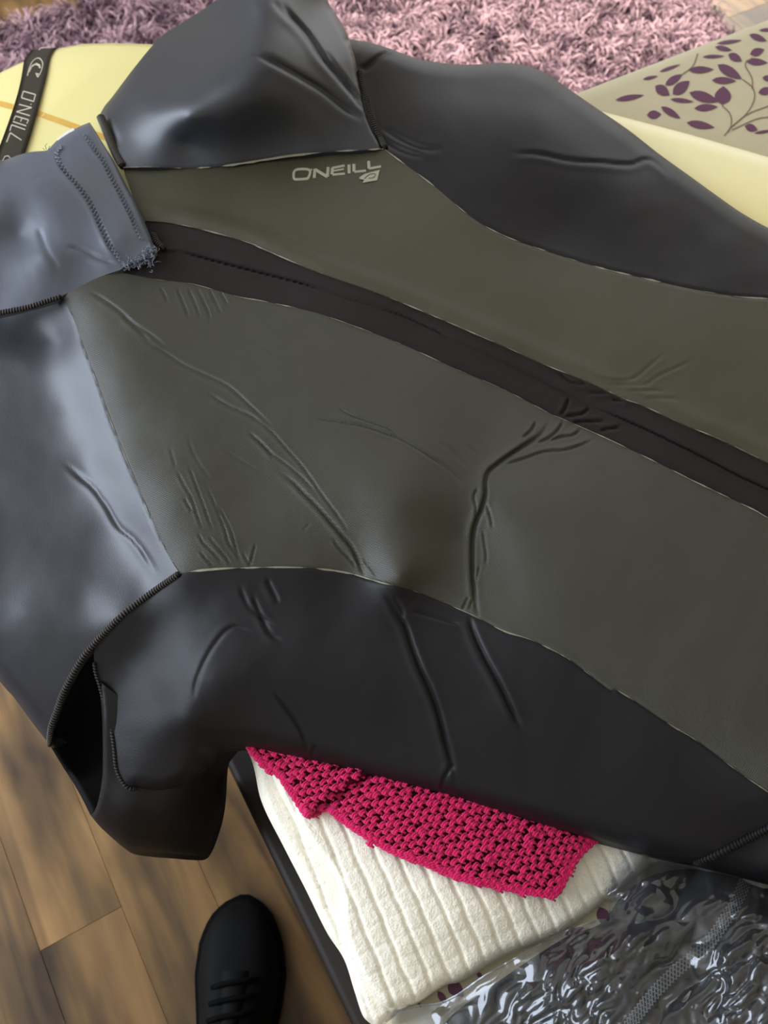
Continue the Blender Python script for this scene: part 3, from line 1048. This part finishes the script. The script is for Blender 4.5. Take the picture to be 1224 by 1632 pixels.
def H_B(P):
    P = np.asarray(P, float)
    return btps(P) + creased(P, BCR) + rounded(P, [(sil_B1[12:], .012, 22), (sil_B2, .012, 14), (seam_BC, .006, 8)]) + creased(P, [(seam_BD, 3, .0006, .3)]) + .001 * pnoise(P / 80, 9)


sheet('sleeve', loop(seam_BD, seam_BC[::-1], sil_B2[::-1], px("470,-70"), sil_B1[::-1]), H_B, M['slate_dark'], suit, 3.6, .012, .006)

# neck: the folded collar with its tab
col_right = R(px("143,195 151,207 165,230 183,259 199,291 217,324 233,360 244,388 249,399"))
col_end = R(px("249,399 230,413 203,420 192,430"))
col_top = R(px("-70,272 0,257 30,247 50,242 73,240 79,236 93,222 113,209 128,201 143,195"))
KPT = """143,200,.612 165,235,.613 199,295,.613 233,362,.613 248,398,.612 215,412,.612 150,445,.608 98,472,.606 0,497,.603 -70,510,.600 0,262,.612 50,247,.613 80,240,.614 110,215,.613 115,270,.620 150,330,.620 190,380,.619 60,300,.627 0,320,.628 90,350,.624 30,375,.614 15,400,.616 70,410,.621 120,400,.617 130,420,.613 40,450,.613 -70,350,.628"""
ktps = TPS([[float(x) for x in q.split(',')] for q in KPT.split()])
st1 = R(T("270,300 225,345 235,400 270,480 350,570 420,650 500,760 560,870 600,970 650,1080 700,1180 760,1260 810,1330", 50, 180, 5.564), 3)
st2 = R(T("470,190 530,270 570,330 640,430 700,550 770,680 830,800 890,920 940,1040 985,1130", 50, 180, 5.564), 3)
KCR = [(st1, 4.0, .0022, .7), (st2, 3.6, .0018, .7), (R(T("300,1180 400,1200 500,1240 600,1290 760,1340", 50, 180, 5.564), 5), 5, .0016, .6), (R(T("0,590 100,560 200,560", 50, 180, 5.564), 5), 5, .0008, .6), (R(px("60,360 75,400 95,430"), 5), 7, .0012, .5)]


def H_K(P):
    P = np.asarray(P, float)
    return ktps(P) + creased(P, KCR) + rounded(P, [(col_right, .003, 7), (col_top[20:], .008, 16)]) + .0009 * pnoise(P / 60, 13) + .0001 * pnoise(P / 18, 14)


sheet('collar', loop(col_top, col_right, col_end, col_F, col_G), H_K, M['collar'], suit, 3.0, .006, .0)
b = MB()
strip(b, R(px("92,224 104,214 118,206"), 2), 5, lambda P: np.full(len(P), .606), .0005)
tag(b.build('neck_label', M['upvc'], suit), 'white label peeking out behind the collar')

# underarm: dark hollow behind, rolled panel in front
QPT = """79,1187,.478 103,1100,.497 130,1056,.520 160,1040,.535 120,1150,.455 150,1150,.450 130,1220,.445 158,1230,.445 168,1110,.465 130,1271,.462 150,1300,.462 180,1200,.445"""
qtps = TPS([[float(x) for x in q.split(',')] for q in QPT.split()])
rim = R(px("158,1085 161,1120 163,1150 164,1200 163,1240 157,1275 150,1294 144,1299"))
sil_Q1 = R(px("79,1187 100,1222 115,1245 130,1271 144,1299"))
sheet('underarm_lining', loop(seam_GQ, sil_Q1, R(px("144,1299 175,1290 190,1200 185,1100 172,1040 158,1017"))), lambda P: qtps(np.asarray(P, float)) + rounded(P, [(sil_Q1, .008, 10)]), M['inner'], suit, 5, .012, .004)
UPT = """163,1150,.532 158,1090,.545 189,1230,.508 163,1240,.504 150,1292,.480 206,1257,.503 250,1255,.502 230,1300,.486 290,1300,.468 172,1325,.466 268,1355,.425 322,1358,.375 342,1310,.385 355,1235,.420 309,1237,.490 384,1180,.495 300,1150,.52 400,1150,.50 200,1150,.53 200,1290,.494"""
utps = TPS([[float(x) for x in q.split(',')] for q in UPT.split()])
sil_U = R(px("144,1299 158,1316 172,1329 190,1344 206,1353 240,1358 268,1360 300,1363 322,1362 333,1348 341,1328 350,1298 355,1262 358,1212 366,1195 390,1165"))
sheet('underarm_panel', loop(rim, sil_U, R(px("390,1165 320,1150 240,1140 190,1110 158,1085"))), lambda P: utps(np.asarray(P, float)) + rounded(P, [(sil_U[:70], .016, 22), (rim, .006, 8)]), M['black'], suit, 4, .02, .0)

# seam glue, taped seams, stitches
rg = np.random.RandomState(4)


def glue(L, base, gap, hf, seed, mbx):
    L = R(L, 2.0)
    q = np.arange(len(L)) / 15.0
    w = base * np.clip(0.75 + 1.8 * pnoise(np.stack([q, q * 0 + seed], -1), seed) - gap, 0, 1.6)
    w += base * 0.5 * np.clip(pnoise(np.stack([q * 4, q * 0 + seed], -1), seed + 1), 0, 1) * (w > 0)
    strip(mbx, L, w, hf, .0007)


b = MB()
glue(seam_BD, 2.6, .05, lambda P: np.maximum(H_B(P), H_D(P)) + .0004, 1, b)
glue(seam_DC, 1.7, .35, H_main, 2, b)
glue(flap_up, 1.2, .5, H_D, 3, b)
glue(flap_lo, 1.1, .45, H_main, 4, b)
glue(seam_FH, 1.6, .5, H_main, 5, b)
glue(seam_FH[:75], 2.6, .15, H_main, 6, b)
glue(seam_FG, .9, .5, H_main, 7, b)
b.build('seam_glue', M['glue'], suit)['kind'] = 'stuff'


def serge(name, L, rad, hf, lift, m_base, m_thr, pitch=5.0, label=None):
    L = R(L, 2.5)
    W = unproj(L[:, 0], L[:, 1], hf(L) + lift)
    mb = MB()
    mb.tube(W, rad, 8, 0)
    Tn = np.gradient(W, axis=0)
    Tn /= np.linalg.norm(Tn, axis=1)[:, None]
    A = np.cross(Tn, (0, 0, 1.0))
    A /= np.linalg.norm(A, axis=1)[:, None]
    cum = np.r_[0, np.cumsum(np.linalg.norm(np.diff(W, axis=0), axis=1))]
    pit = pitch * 0.00045
    for s in np.arange(pit, cum[-1] - pit, pit):
        c = np.array([np.interp(s, cum, W[:, k]) for k in range(3)])
        tt = np.array([np.interp(s, cum, Tn[:, k]) for k in range(3)])
        aa = np.array([np.interp(s, cum, A[:, k]) for k in range(3)])
        up = np.cross(aa, tt)
        P = [c + aa * rad * 1.1 * math.cos(f) + up * rad * 1.12 * math.sin(f) + tt * pit * 0.45 * (f / math.pi - .5) for f in np.linspace(0.1, math.pi - .1, 6)]
        mb.tube(P, rad * 0.24, 4, 1, cap=False)
    o = mb.build(name, [m_base, m_thr], suit)
    if label: o['label'] = label
    return o


serge('stitched_seam', np.vstack([seam_GH, seam_GQ[1:]]), .0019, H_main, .0004, M['thread_black'], M['thread_dark'])
serge('stitched_seam', R(px("570,112 576,140 585,172 595,203 605,224 612,236")) + np.array([3.0, 0.0]), .0022, lambda P: np.maximum(H_main(P), H_B(P) - .004), .0015, M['thread_black'], M['thread_dark'])
serge('stitched_seam', R(px("160,186 168,205 178,230 187,250 196,266")), .0030, H_main, .003, M['thread_black'], M['thread_dark'], 4)
serge('stitched_seam', R(px("98,473 75,480 45,490 0,499 -60,511")), .0019, H_K, .0008, M['thread_black'], M['thread_dark'])
serge('stitched_seam', R(px("243,372 250,386 262,398")), .0022, H_main, .0005, M['thread_black'], M['thread_dark'])
serge('stitched_seam', R(px("1300,1288 1224,1321 1185,1341 1147,1360 1109,1376")), .0024, H_main, .0004, M['thread_black'], M['thread_black'])
serge('stitched_seam', H_left[10:], .0011, H_main, .0006, M['thread_black'], M['thread_dark'])


def zigzag(mbx, L, amp, pitch, hf, lift, r):
    L = R(L, pitch / 2)
    t_ = np.gradient(L, axis=0)
    n_ = np.stack([-t_[:, 1], t_[:, 0]], -1) / np.linalg.norm(t_, axis=1)[:, None]
    sg = np.where(np.arange(len(L)) % 2 == 0, 1, -1)[:, None]
    Z = L + n_ * amp * sg
    Q = []
    for i in range(len(Z) - 1):
        for f in (0, .5):
            Q.append(Z[i] * (1 - f) + Z[i + 1] * f)
    Q = np.array(Q)
    h = hf(Q) + lift + 0.0004 * np.tile([0, 1], len(Q) // 2)
    mbx.tube(unproj(Q[:, 0], Q[:, 1], h), r, 5)


b = MB()
zigzag(b, st1, 3.2, 6.5, H_K, .0012, .00055)
zigzag(b, st2, 2.8, 6.0, H_K, .0011, .0005)
b.build('zigzag_stitching', M['thread_slate'], suit)['kind'] = 'stuff'
b = MB()
fray = R(px("196,427 205,420 215,416 226,410 234,402 243,395 248,398"), 1)
for i in range(110):
    c = fray[rg.randint(len(fray))] + rg.normal(0, 3.2, 2)
    if i > 85:
        c = np.array([236, 418]) + rg.normal(0, 1, 2) * (9, 5)
    a = rg.uniform(0, 6.28)
    pts = [c]
    for k in range(5):
        a += rg.normal(0, 0.9)
        pts.append(pts[-1] + np.array([math.cos(a), math.sin(a)]) * rg.uniform(1.2, 2.6))
    pts = np.array(pts)
    h = .6155 + np.cumsum(rg.normal(0, .0006, 6)) + .001 * rg.rand()
    b.tube(unproj(pts[:, 0], pts[:, 1], h), .00032, 4)
for pts in ("74,238 72,232 75,229", "77,239 79,233", "71,239 68,236"):
    L = px(pts)
    b.tube(unproj(L[:, 0], L[:, 1], np.full(len(L), .614)), .0003, 4)
b.build('frayed_thread', M['thread_slate'], suit)['kind'] = 'stuff'

# printed logo on the upper torso panel
LET, done = [0, 1, 2, 2, 2, 3, 3, 3, 3, 4, 5, 5, 6, 6], {}
LG = """O 110,355 118,325 150,305 235,303 270,320 268,355 250,390 225,398 130,402 112,385 110,355@20;285,300 285,318@14;312,390 318,300@24;318,305 440,378@24;440,378 448,282@24;
490,290 485,355@24;485,292 608,268@18;490,322 600,302@14;488,358 610,346@18;650,258 652,345@24;698,252 700,328@24;700,330 815,318@18;842,222 846,298@24;846,298 962,276@18"""
for qi, q in enumerate(LG.replace('\n', '').split(';')):
    q = q.replace('O ', '')
    a, w = q.split('@')
    L = T(a, 450, 220, 6.12)
    L = R(L, 1.5)
    if LET[qi] not in done:
        done[LET[qi]] = MB()
    strip(done[LET[qi]], L, float(w) * 1.22 / 6.12, H_D, .0006)
for b in done.values():
    b.build('letter', M['logo'], suit)
b = MB()
for poly in ("750,385 800,350 950,310 925,412 780,436 800,408 756,400", ):
    P = T(poly, 450, 220, 6.12)
    W = unproj(P[:, 0], P[:, 1], H_D(P) + .0006)
    f = tuple(range(len(P)))
    if np.cross(W[1] - W[0], W[2] - W[0])[2] < 0:
        f = f[::-1]
    b.add(W, [f])
b.build('logo_emblem', M['logo'], suit)
b = MB()
strip(b, R(T("800,395 850,355 905,350 890,385 840,392", 450, 220, 6.12), 1.5), 1.6, H_D, .0011)
b.build('logo_wave', M['skin_a'], suit)

# ------------------------------------------------------------------ white quilted blanket, folded on the seat
blanket = tag(empty('white_blanket', tuple(unproj(640, 1450, 0.51))), 'cream white ribbed terry blanket folded on the sofa seat under the pink crochet', 'blanket')
rib_d = unproj(705, 1532, .52)[:2] - unproj(633, 1367, .52)[:2]
rib_d /= np.linalg.norm(rib_d)
rib_n = np.array([-rib_d[1], rib_d[0]])


def ribs(P, h, ph=0.0):
    W = unproj(P[:, 0], P[:, 1], h)[:, :2]
    a = W @ rib_n / .0128 + ph + 0.08 * pnoise(W * 60, 31)
    c = W @ rib_d / .0125 + 0.1 * pnoise(W * 60, 32)
    fa = np.abs((a % 1) - .5) * .0128
    fc = np.abs((c % 1) - .5) * .0125
    z = -.0017 * np.exp(-((.0064 - fa) / .0013) ** 2) - .0003 * np.exp(-((.00625 - fc) / .0013) ** 2)
    return z + .00025 * pnoise(P / 7, 33) + .0008 * pnoise(P / 50, 34)


bl_edge = R(px("360,1130 400,1209 417,1278 451,1347 486,1415 520,1484 548,1528 565,1580 578,1618 592,1632 600,1640"))
bl_in = R(px("420,1200 445,1264 493,1347 537,1408 544,1484 571,1552 606,1600 633,1609"))
bl_low = R(px("633,1609 650,1602 668,1597 709,1570 738,1562 807,1523 896,1486 965,1434 1010,1400 1060,1375 1150,1400 1300,1450"))
bt = TPS([[float(x) for x in q.split(',')] for q in "400,1209,.510 486,1415,.509 578,1618,.505 445,1264,.512 537,1408,.512 571,1552,.509 620,1610,.505 600,1450,.512 600,1300,.514 650,1500,.512 900,1300,.51 360,1130,.51".split()])


def H_bl1(P):
    P = np.asarray(P, float)
    h = bt(P)
    return h + ribs(P, h, .3) + rounded(P, [(bl_edge, .010, 16), (R(px("600,1640 633,1612")), .008, 14)])


sheet('under_fold', loop(bl_edge, px("612,1632 640,1612 700,1560 720,1400 560,1150 420,1100")), H_bl1, M['white'], blanket, 3.4, .012, .004)
t2 = TPS([[float(x) for x in q.split(',')] for q in "420,1200,.522 493,1347,.524 544,1484,.523 606,1600,.517 520,1300,.522 620,1400,.526 640,1550,.520 740,1450,.524 740,1540,.515 850,1480,.513 850,1400,.522 950,1400,.516 965,1434,.510 700,1300,.524 900,1300,.522 1060,1375,.515 1300,1400,.515".split()])


def H_bl2(P):
    P = np.asarray(P, float)
    h = t2(P)
    return h + ribs(P, h) + rounded(P, [(bl_in, .012, 15), (bl_low, .010, 20)])


sheet('top_fold', loop(bl_in, bl_low, px("1300,1330 1000,1250 700,1180 500,1120 420,1120")), H_bl2, M['white'], blanket, 3.0, .016, .004)

# ------------------------------------------------------------------ pink crochet throw
crochet = tag(empty('crochet_throw', tuple(unproj(680, 1330, 0.53))), 'magenta crochet throw peeking out between wetsuit and white blanket', 'throw')
cro_edge = R(px("384,1170 400,1201 420,1222 445,1240 464,1268 482,1295 492,1301 505,1299 520,1291 537,1304 553,1316 568,1326 590,1340 620,1357 645,1368 674,1378 708,1393 743,1405 780,1413 820,1421 850,1426 875,1430 888,1427 897,1415 910,1388 924,1367 938,1352 955,1338 990,1310"))
cro = loop(cro_edge, px("940,1270 800,1240 600,1190 480,1150"))
ct = TPS([[float(x) for x in q.split(',')] for q in "400,1201,.522 445,1240,.522 482,1295,.522 520,1290,.524 620,1357,.527 743,1405,.527 850,1426,.523 900,1415,.522 955,1338,.522 600,1260,.533 700,1330,.532 800,1350,.531 900,1350,.527 500,1230,.530 700,1240,.535 900,1290,.53".split()])
fold_l = R(px("505,1293 535,1275 565,1258 600,1235"), 4)


def H_cro(P):
    P = np.asarray(P, float)
    h = ct(P) + .004 + .0012 * pnoise(P / 50, 41)
    d, s, side = seg_dist(P, fold_l)
    return h - .006 * np.exp(-((d) / 7) ** 2) + .004 * np.exp(-((d - 14) / 10) ** 2) * (side < 0)


sheet('shaded_under_layer', cro, lambda P: H_cro(P) - .003, M['pink_under'], crochet, 6, .004)
a_d = unproj(880, 1290, .527)[:2] - unproj(560, 1330, .527)[:2]
a_d /= np.linalg.norm(a_d)
a_n = np.array([-a_d[1], a_d[0]])


def to_px(W):
    W = np.asarray(W, float)
    y, z = W[:, 1], W[:, 2] - CAM_H
    dep = y * SN - z * CS
    up = y * CS + z * SN
    return np.stack([612 + FPX * W[:, 0] / dep, 816 - FPX * up / dep], -1)


cw = unproj(cro[:, 0], cro[:, 1], np.full(len(cro), .527))[:, :2]
ia = cw @ a_d
ib = cw @ a_n
pa, pb = .0056, .0048
cells = [(i, j) for i in range(int(ia.min() / pa) - 1, int(ia.max() / pa) + 2) for j in range(int(ib.min() / pb) - 1, int(ib.max() / pb) + 2)]
C0 = np.array([a_d * ((i + .5 * (j % 2)) * pa) + a_n * (j * pb) for i, j in cells])
CP = to_px(np.concatenate([C0, np.full((len(C0), 1), .527)], 1))
keep = inside(CP, cro)
CHW = H_cro(CP[keep])
b = MB()
rc = np.random.RandomState(8)


def stitch(c, z, pts, r):
    P = np.array([(*(c + a_d * x + a_n * y), z + q) for x, y, q in pts])
    b.tube(P, r, 5)


for (c, z) in zip(C0[keep], CHW):
    c = c + rc.normal(0, .0006, 2)
    k = rc.uniform(.85, 1.15)
    ra = .00092 * k
    # a bobble of two plied loops and the bar that ties it to the next row
    stitch(c, z, [(-.0022, -.0016, -.0004), (-.0012, .0004, .0012), (.0004, .0014, .0012), (.0018, .0012, -.0002)], ra)
    stitch(c, z, [(-.0012, -.0022, -.0002), (.0002, -.0006, .0013), (.0016, .0002, .0010), (.0026, .0000, -.0004)], ra)
    stitch(c, z, [(-.0034, .0006, -.0008), (-.0018, -.0010, .0002), (.0000, -.0020, .0000), (.0014, -.0030, -.0008)], ra * .9)
    if rc.rand() < .8:
        stitch(c, z, [(.0012, .0012, -.0010), (.0022, .0026, -.0004), (.0026, .0042, -.0010)], ra * .9)
o = b.build('crochet_stitches', M['pink'], crochet)
o['kind'] = 'stuff'
b = MB()
Le = R(cro_edge, 2.2)
for ph, off in ((0, 0.0), (math.pi, 1.5), (0.9, -3.5), (2.6, -6.0)):
    t_ = np.gradient(Le, axis=0)
    n_ = np.stack([-t_[:, 1], t_[:, 0]], -1) / np.linalg.norm(t_, axis=1)[:, None]
    q = np.arange(len(Le))
    sgn = 1 if inside((Le[len(Le) // 2] + n_[len(Le) // 2] * 4)[None], cro)[0] else -1
    Q = Le + n_ * sgn * ((2.0 - off) + 1.6 * np.sin(q * 1.25 + ph))[:, None]
    b.tube(unproj(Q[:, 0], Q[:, 1], H_cro(Q) + .0002 + .0007 * np.cos(q * 1.25 + ph)), .0010, 5)
b.build('edge_cord', M['pink'], crochet)

# ------------------------------------------------------------------ folded garment in a clear bag
garment = tag(empty('folded_garment', tuple(unproj(1080, 1540, 0.52))), 'dark navy neoprene garment with grey stitched seam inside the clear bag', 'garment')
gar_o = loop(R(px("690,1655 715,1622 760,1588 800,1560 850,1526 905,1492 960,1470 1000,1420 1040,1395 1100,1385 1180,1400 1240,1420 1310,1440")), px("1310,1700 720,1700"))
gt = TPS([[float(x) for x in q.split(',')] for q in "745,1650,.510 850,1520,.512 1000,1430,.514 1100,1400,.512 1250,1430,.514 900,1600,.528 1000,1530,.526 1100,1480,.528 1200,1520,.534 1150,1600,.536 1000,1620,.530 1300,1600,.530 830,1650,.520 1180,1450,.522".split()])
sb = R(px("1190,1400 1172,1440 1150,1475 1128,1505 1105,1525 1080,1545 1050,1575 1025,1605 1000,1640 980,1680"), 3)


def H_gar(P):
    P = np.asarray(P, float)
    return gt(P) + .004 * pnoise(P / 70, 51) + .0015 * pnoise(P / 25, 52)


sheet('garment_body', gar_o, H_gar, M['navy'], garment, 6, .012)
b = MB()
t_ = np.gradient(sb, axis=0)
n_ = np.stack([-t_[:, 1], t_[:, 0]], -1) / np.linalg.norm(t_, axis=1)[:, None]
for off in (-8, -2.7, 2.7, 8):
    zigzag(b, sb + n_ * off, 2.4, 7.0, H_gar, .0010, .00045)
b.build('flatlock_seam', M['grey_stitch'], garment)['kind'] = 'stuff'

bag = tag(empty('plastic_bag', tuple(unproj(1000, 1560, 0.53))), 'crumpled clear plastic bag at the sofa edge beside the white blanket', 'bag')
bag_o = loop(R(px("640,1700 625,1632 626,1618 634,1609 668,1601 700,1597 730,1583 770,1555 810,1532 860,1504 905,1481 950,1466 970,1462 973,1440 968,1425 975,1400 990,1375 1010,1352 1060,1340 1120,1358 1180,1376 1240,1396 1310,1415")), px("1310,1700"))
bgt = TPS([[float(x) for x in q.split(',')] for q in "640,1650,.507 626,1618,.506 700,1598,.512 800,1560,.528 860,1520,.530 905,1483,.520 970,1462,.518 968,1425,.520 1010,1352,.524 1100,1365,.526 1180,1390,.528 1260,1410,.530 830,1580,.527 900,1540,.538 930,1600,.548 870,1640,.535 960,1560,.556 1000,1490,.552 980,1632,.562 940,1500,.538 1040,1440,.540 1080,1480,.545 1050,1560,.550 1060,1632,.552 1110,1560,.548 1160,1560,.562 1190,1460,.556 1200,1632,.572 1250,1500,.562 720,1640,.517 790,1620,.524".split()])


def H_bag(P):
    P = np.asarray(P, float)
    d = np.array([-.62, .78])
    nn = np.array([.78, .62])
    Q = np.stack([P @ d / 2.1, P @ nn], -1)
    Q = Q + 9 * np.stack([pnoise(P / 40, 61), pnoise(P / 40, 62)], -1)
    m1 = np.exp(-(seg_dist(P, px("965,1450 930,1530 890,1640"))[0] / 70) ** 2)
    m2 = np.exp(-(seg_dist(P, px("1205,1440 1190,1520 1160,1640"))[0] / 40) ** 2)
    mk = np.maximum(m1, m2)
    z = .010 * np.abs(pnoise(Q / 80, 63)) + (.0032 + .0045 * mk) * np.abs(pnoise(Q / 26, 64)) + (.0004 + .0022 * mk) * np.abs(pnoise(Q / 11, 65))
    calm = np.clip((P[:, 0] - 640) / 150, .25, 1)
    return bgt(P) - .002 + z * calm


sheet('bag_film', bag_o, H_bag, M['film'], bag, 3.0, .006)
b = MB()
strip(b, R(px("632,1612 668,1603 700,1599 730,1585 770,1557 810,1534 860,1506 905,1483 950,1468"), 4), 3.5, H_bag, .001)
b.build('film_edge', M['film'], bag)

# ------------------------------------------------------------------ shoe of the person standing at the sofa
shoe = tag(empty('shoe', (-0.155, 0.03, 0)), 'black laced shoe on the wooden floor beside the dark sofa edge', 'shoe')


def shoe_half(y):
    """half width left, right along the shoe (y from heel 0 to toe 1)"""
    xs = [0, .04, .12, .3, .45, .6, .72, .84, .92, .97, 1.0]
    l = [.004, .022, .034, .036, .037, .042, .047, .045, .036, .022, .003]
    r = [.004, .022, .032, .031, .033, .042, .046, .040, .030, .018, .003]
    return np.interp(y, xs, l), np.interp(y, xs, r)


def shoe_top(y):
    return np.interp(y, [0, .05, .15, .28, .38, .5, .62, .75, .86, .94, 1.0], [.05, .085, .098, .096, .092, .080, .066, .054, .047, .038, .020])


SL, SY0 = .290, -0.100
ysn = np.r_[0, .01, .03, .06, np.linspace(.1, .9, 24), .93, .955, .975, .99, 1.0]


def shoe_loft(z0f, z1f, grow, pw, nseg=20):
    V = []
    for y in ysn:
        l, r = shoe_half(y)
        z0, z1 = z0f(y), z1f(y)
        for k in range(nseg + 1):
            a = math.pi * k / nseg
            c, s = math.cos(a), math.sin(a)
            x = -(l + grow) * abs(c) ** pw if c > 0 else (r + grow) * abs(c) ** pw
            V.append((-.157 + x, SY0 + y * SL, z0 + (z1 - z0) * s ** .8))
    k = nseg + 1
    F = [(i * k + j, i * k + j + 1, (i + 1) * k + j + 1, (i + 1) * k + j) for i in range(len(ysn) - 1) for j in range(nseg)]
    F += [(i * k, (i + 1) * k, (i + 1) * k + nseg, i * k + nseg) for i in range(len(ysn) - 1)]
    return np.array(V), F


b = MB()
V, F = shoe_loft(lambda y: .018, lambda y: shoe_top(y), -.002, .75)
b.add(V, [f[::-1] for f in F])
b.build('upper', M['shoe'], shoe)
b = MB()
V = []
for y in ysn:
    l, r = shoe_half(y)
    for x, z in ((-l - .003, .001), (-l - .004, .012), (-l - .002, .022), (r + .002, .022), (r + .004, .012), (r + .003, .001)):
        V.append((-.157 + x, SY0 - .003 + y * (SL + .006), z))
F = [(i * 6 + j, i * 6 + (j + 1) % 6, (i + 1) * 6 + (j + 1) % 6, (i + 1) * 6 + j) for i in range(len(ysn) - 1) for j in range(6)]
b.add(V, F)
b.build('sole', M['shoe_sole'], shoe)
b = MB()
V, F = shoe_loft(lambda y: shoe_top(y) * .5, lambda y: shoe_top(y) + .004, -.024, .8)
sel = (V[:, 1] > SY0 + .36 * SL) & (V[:, 1] < SY0 + .74 * SL)
idx = {i: k for k, i in enumerate(np.nonzero(sel)[0])}
b.add(V[sel], [tuple(idx[i] for i in f[::-1]) for f in F if all(i in idx for i in f)])
b.build('tongue', M['shoe'], shoe)
for k in range(5):
    y = .46 + k * .055
    b = MB()
    zt = float(shoe_top(y)) + .006
    pts = [(-.157 + x, SY0 + (y + dy) * SL, zt - 5.5 * x * x * 3) for x, dy in ((-.024, -.01), (-.012, .0), (0, .006), (.012, .012), (.024, .02))]
    b.tube(pts, .0028, 6)
    b.build('lace', M['shoe_sole'], shoe)
b = MB()
prof_s = [(.040, .085), (.037, .10), (.036, .125), (.037, .16), (.030, .165), (.028, .10)]
ns = 20
V = [(-.157 + r * math.cos(2 * math.pi * k / ns), SY0 + .22 * SL + r * 1.25 * math.sin(2 * math.pi * k / ns), z) for r, z in prof_s for k in range(ns)]
b.add(V, [(i * ns + k, i * ns + (k + 1) % ns, (i + 1) * ns + (k + 1) % ns, (i + 1) * ns + k) for i in range(len(prof_s) - 1) for k in range(ns)])
b.build('sock_cuff', M['sock'], shoe)
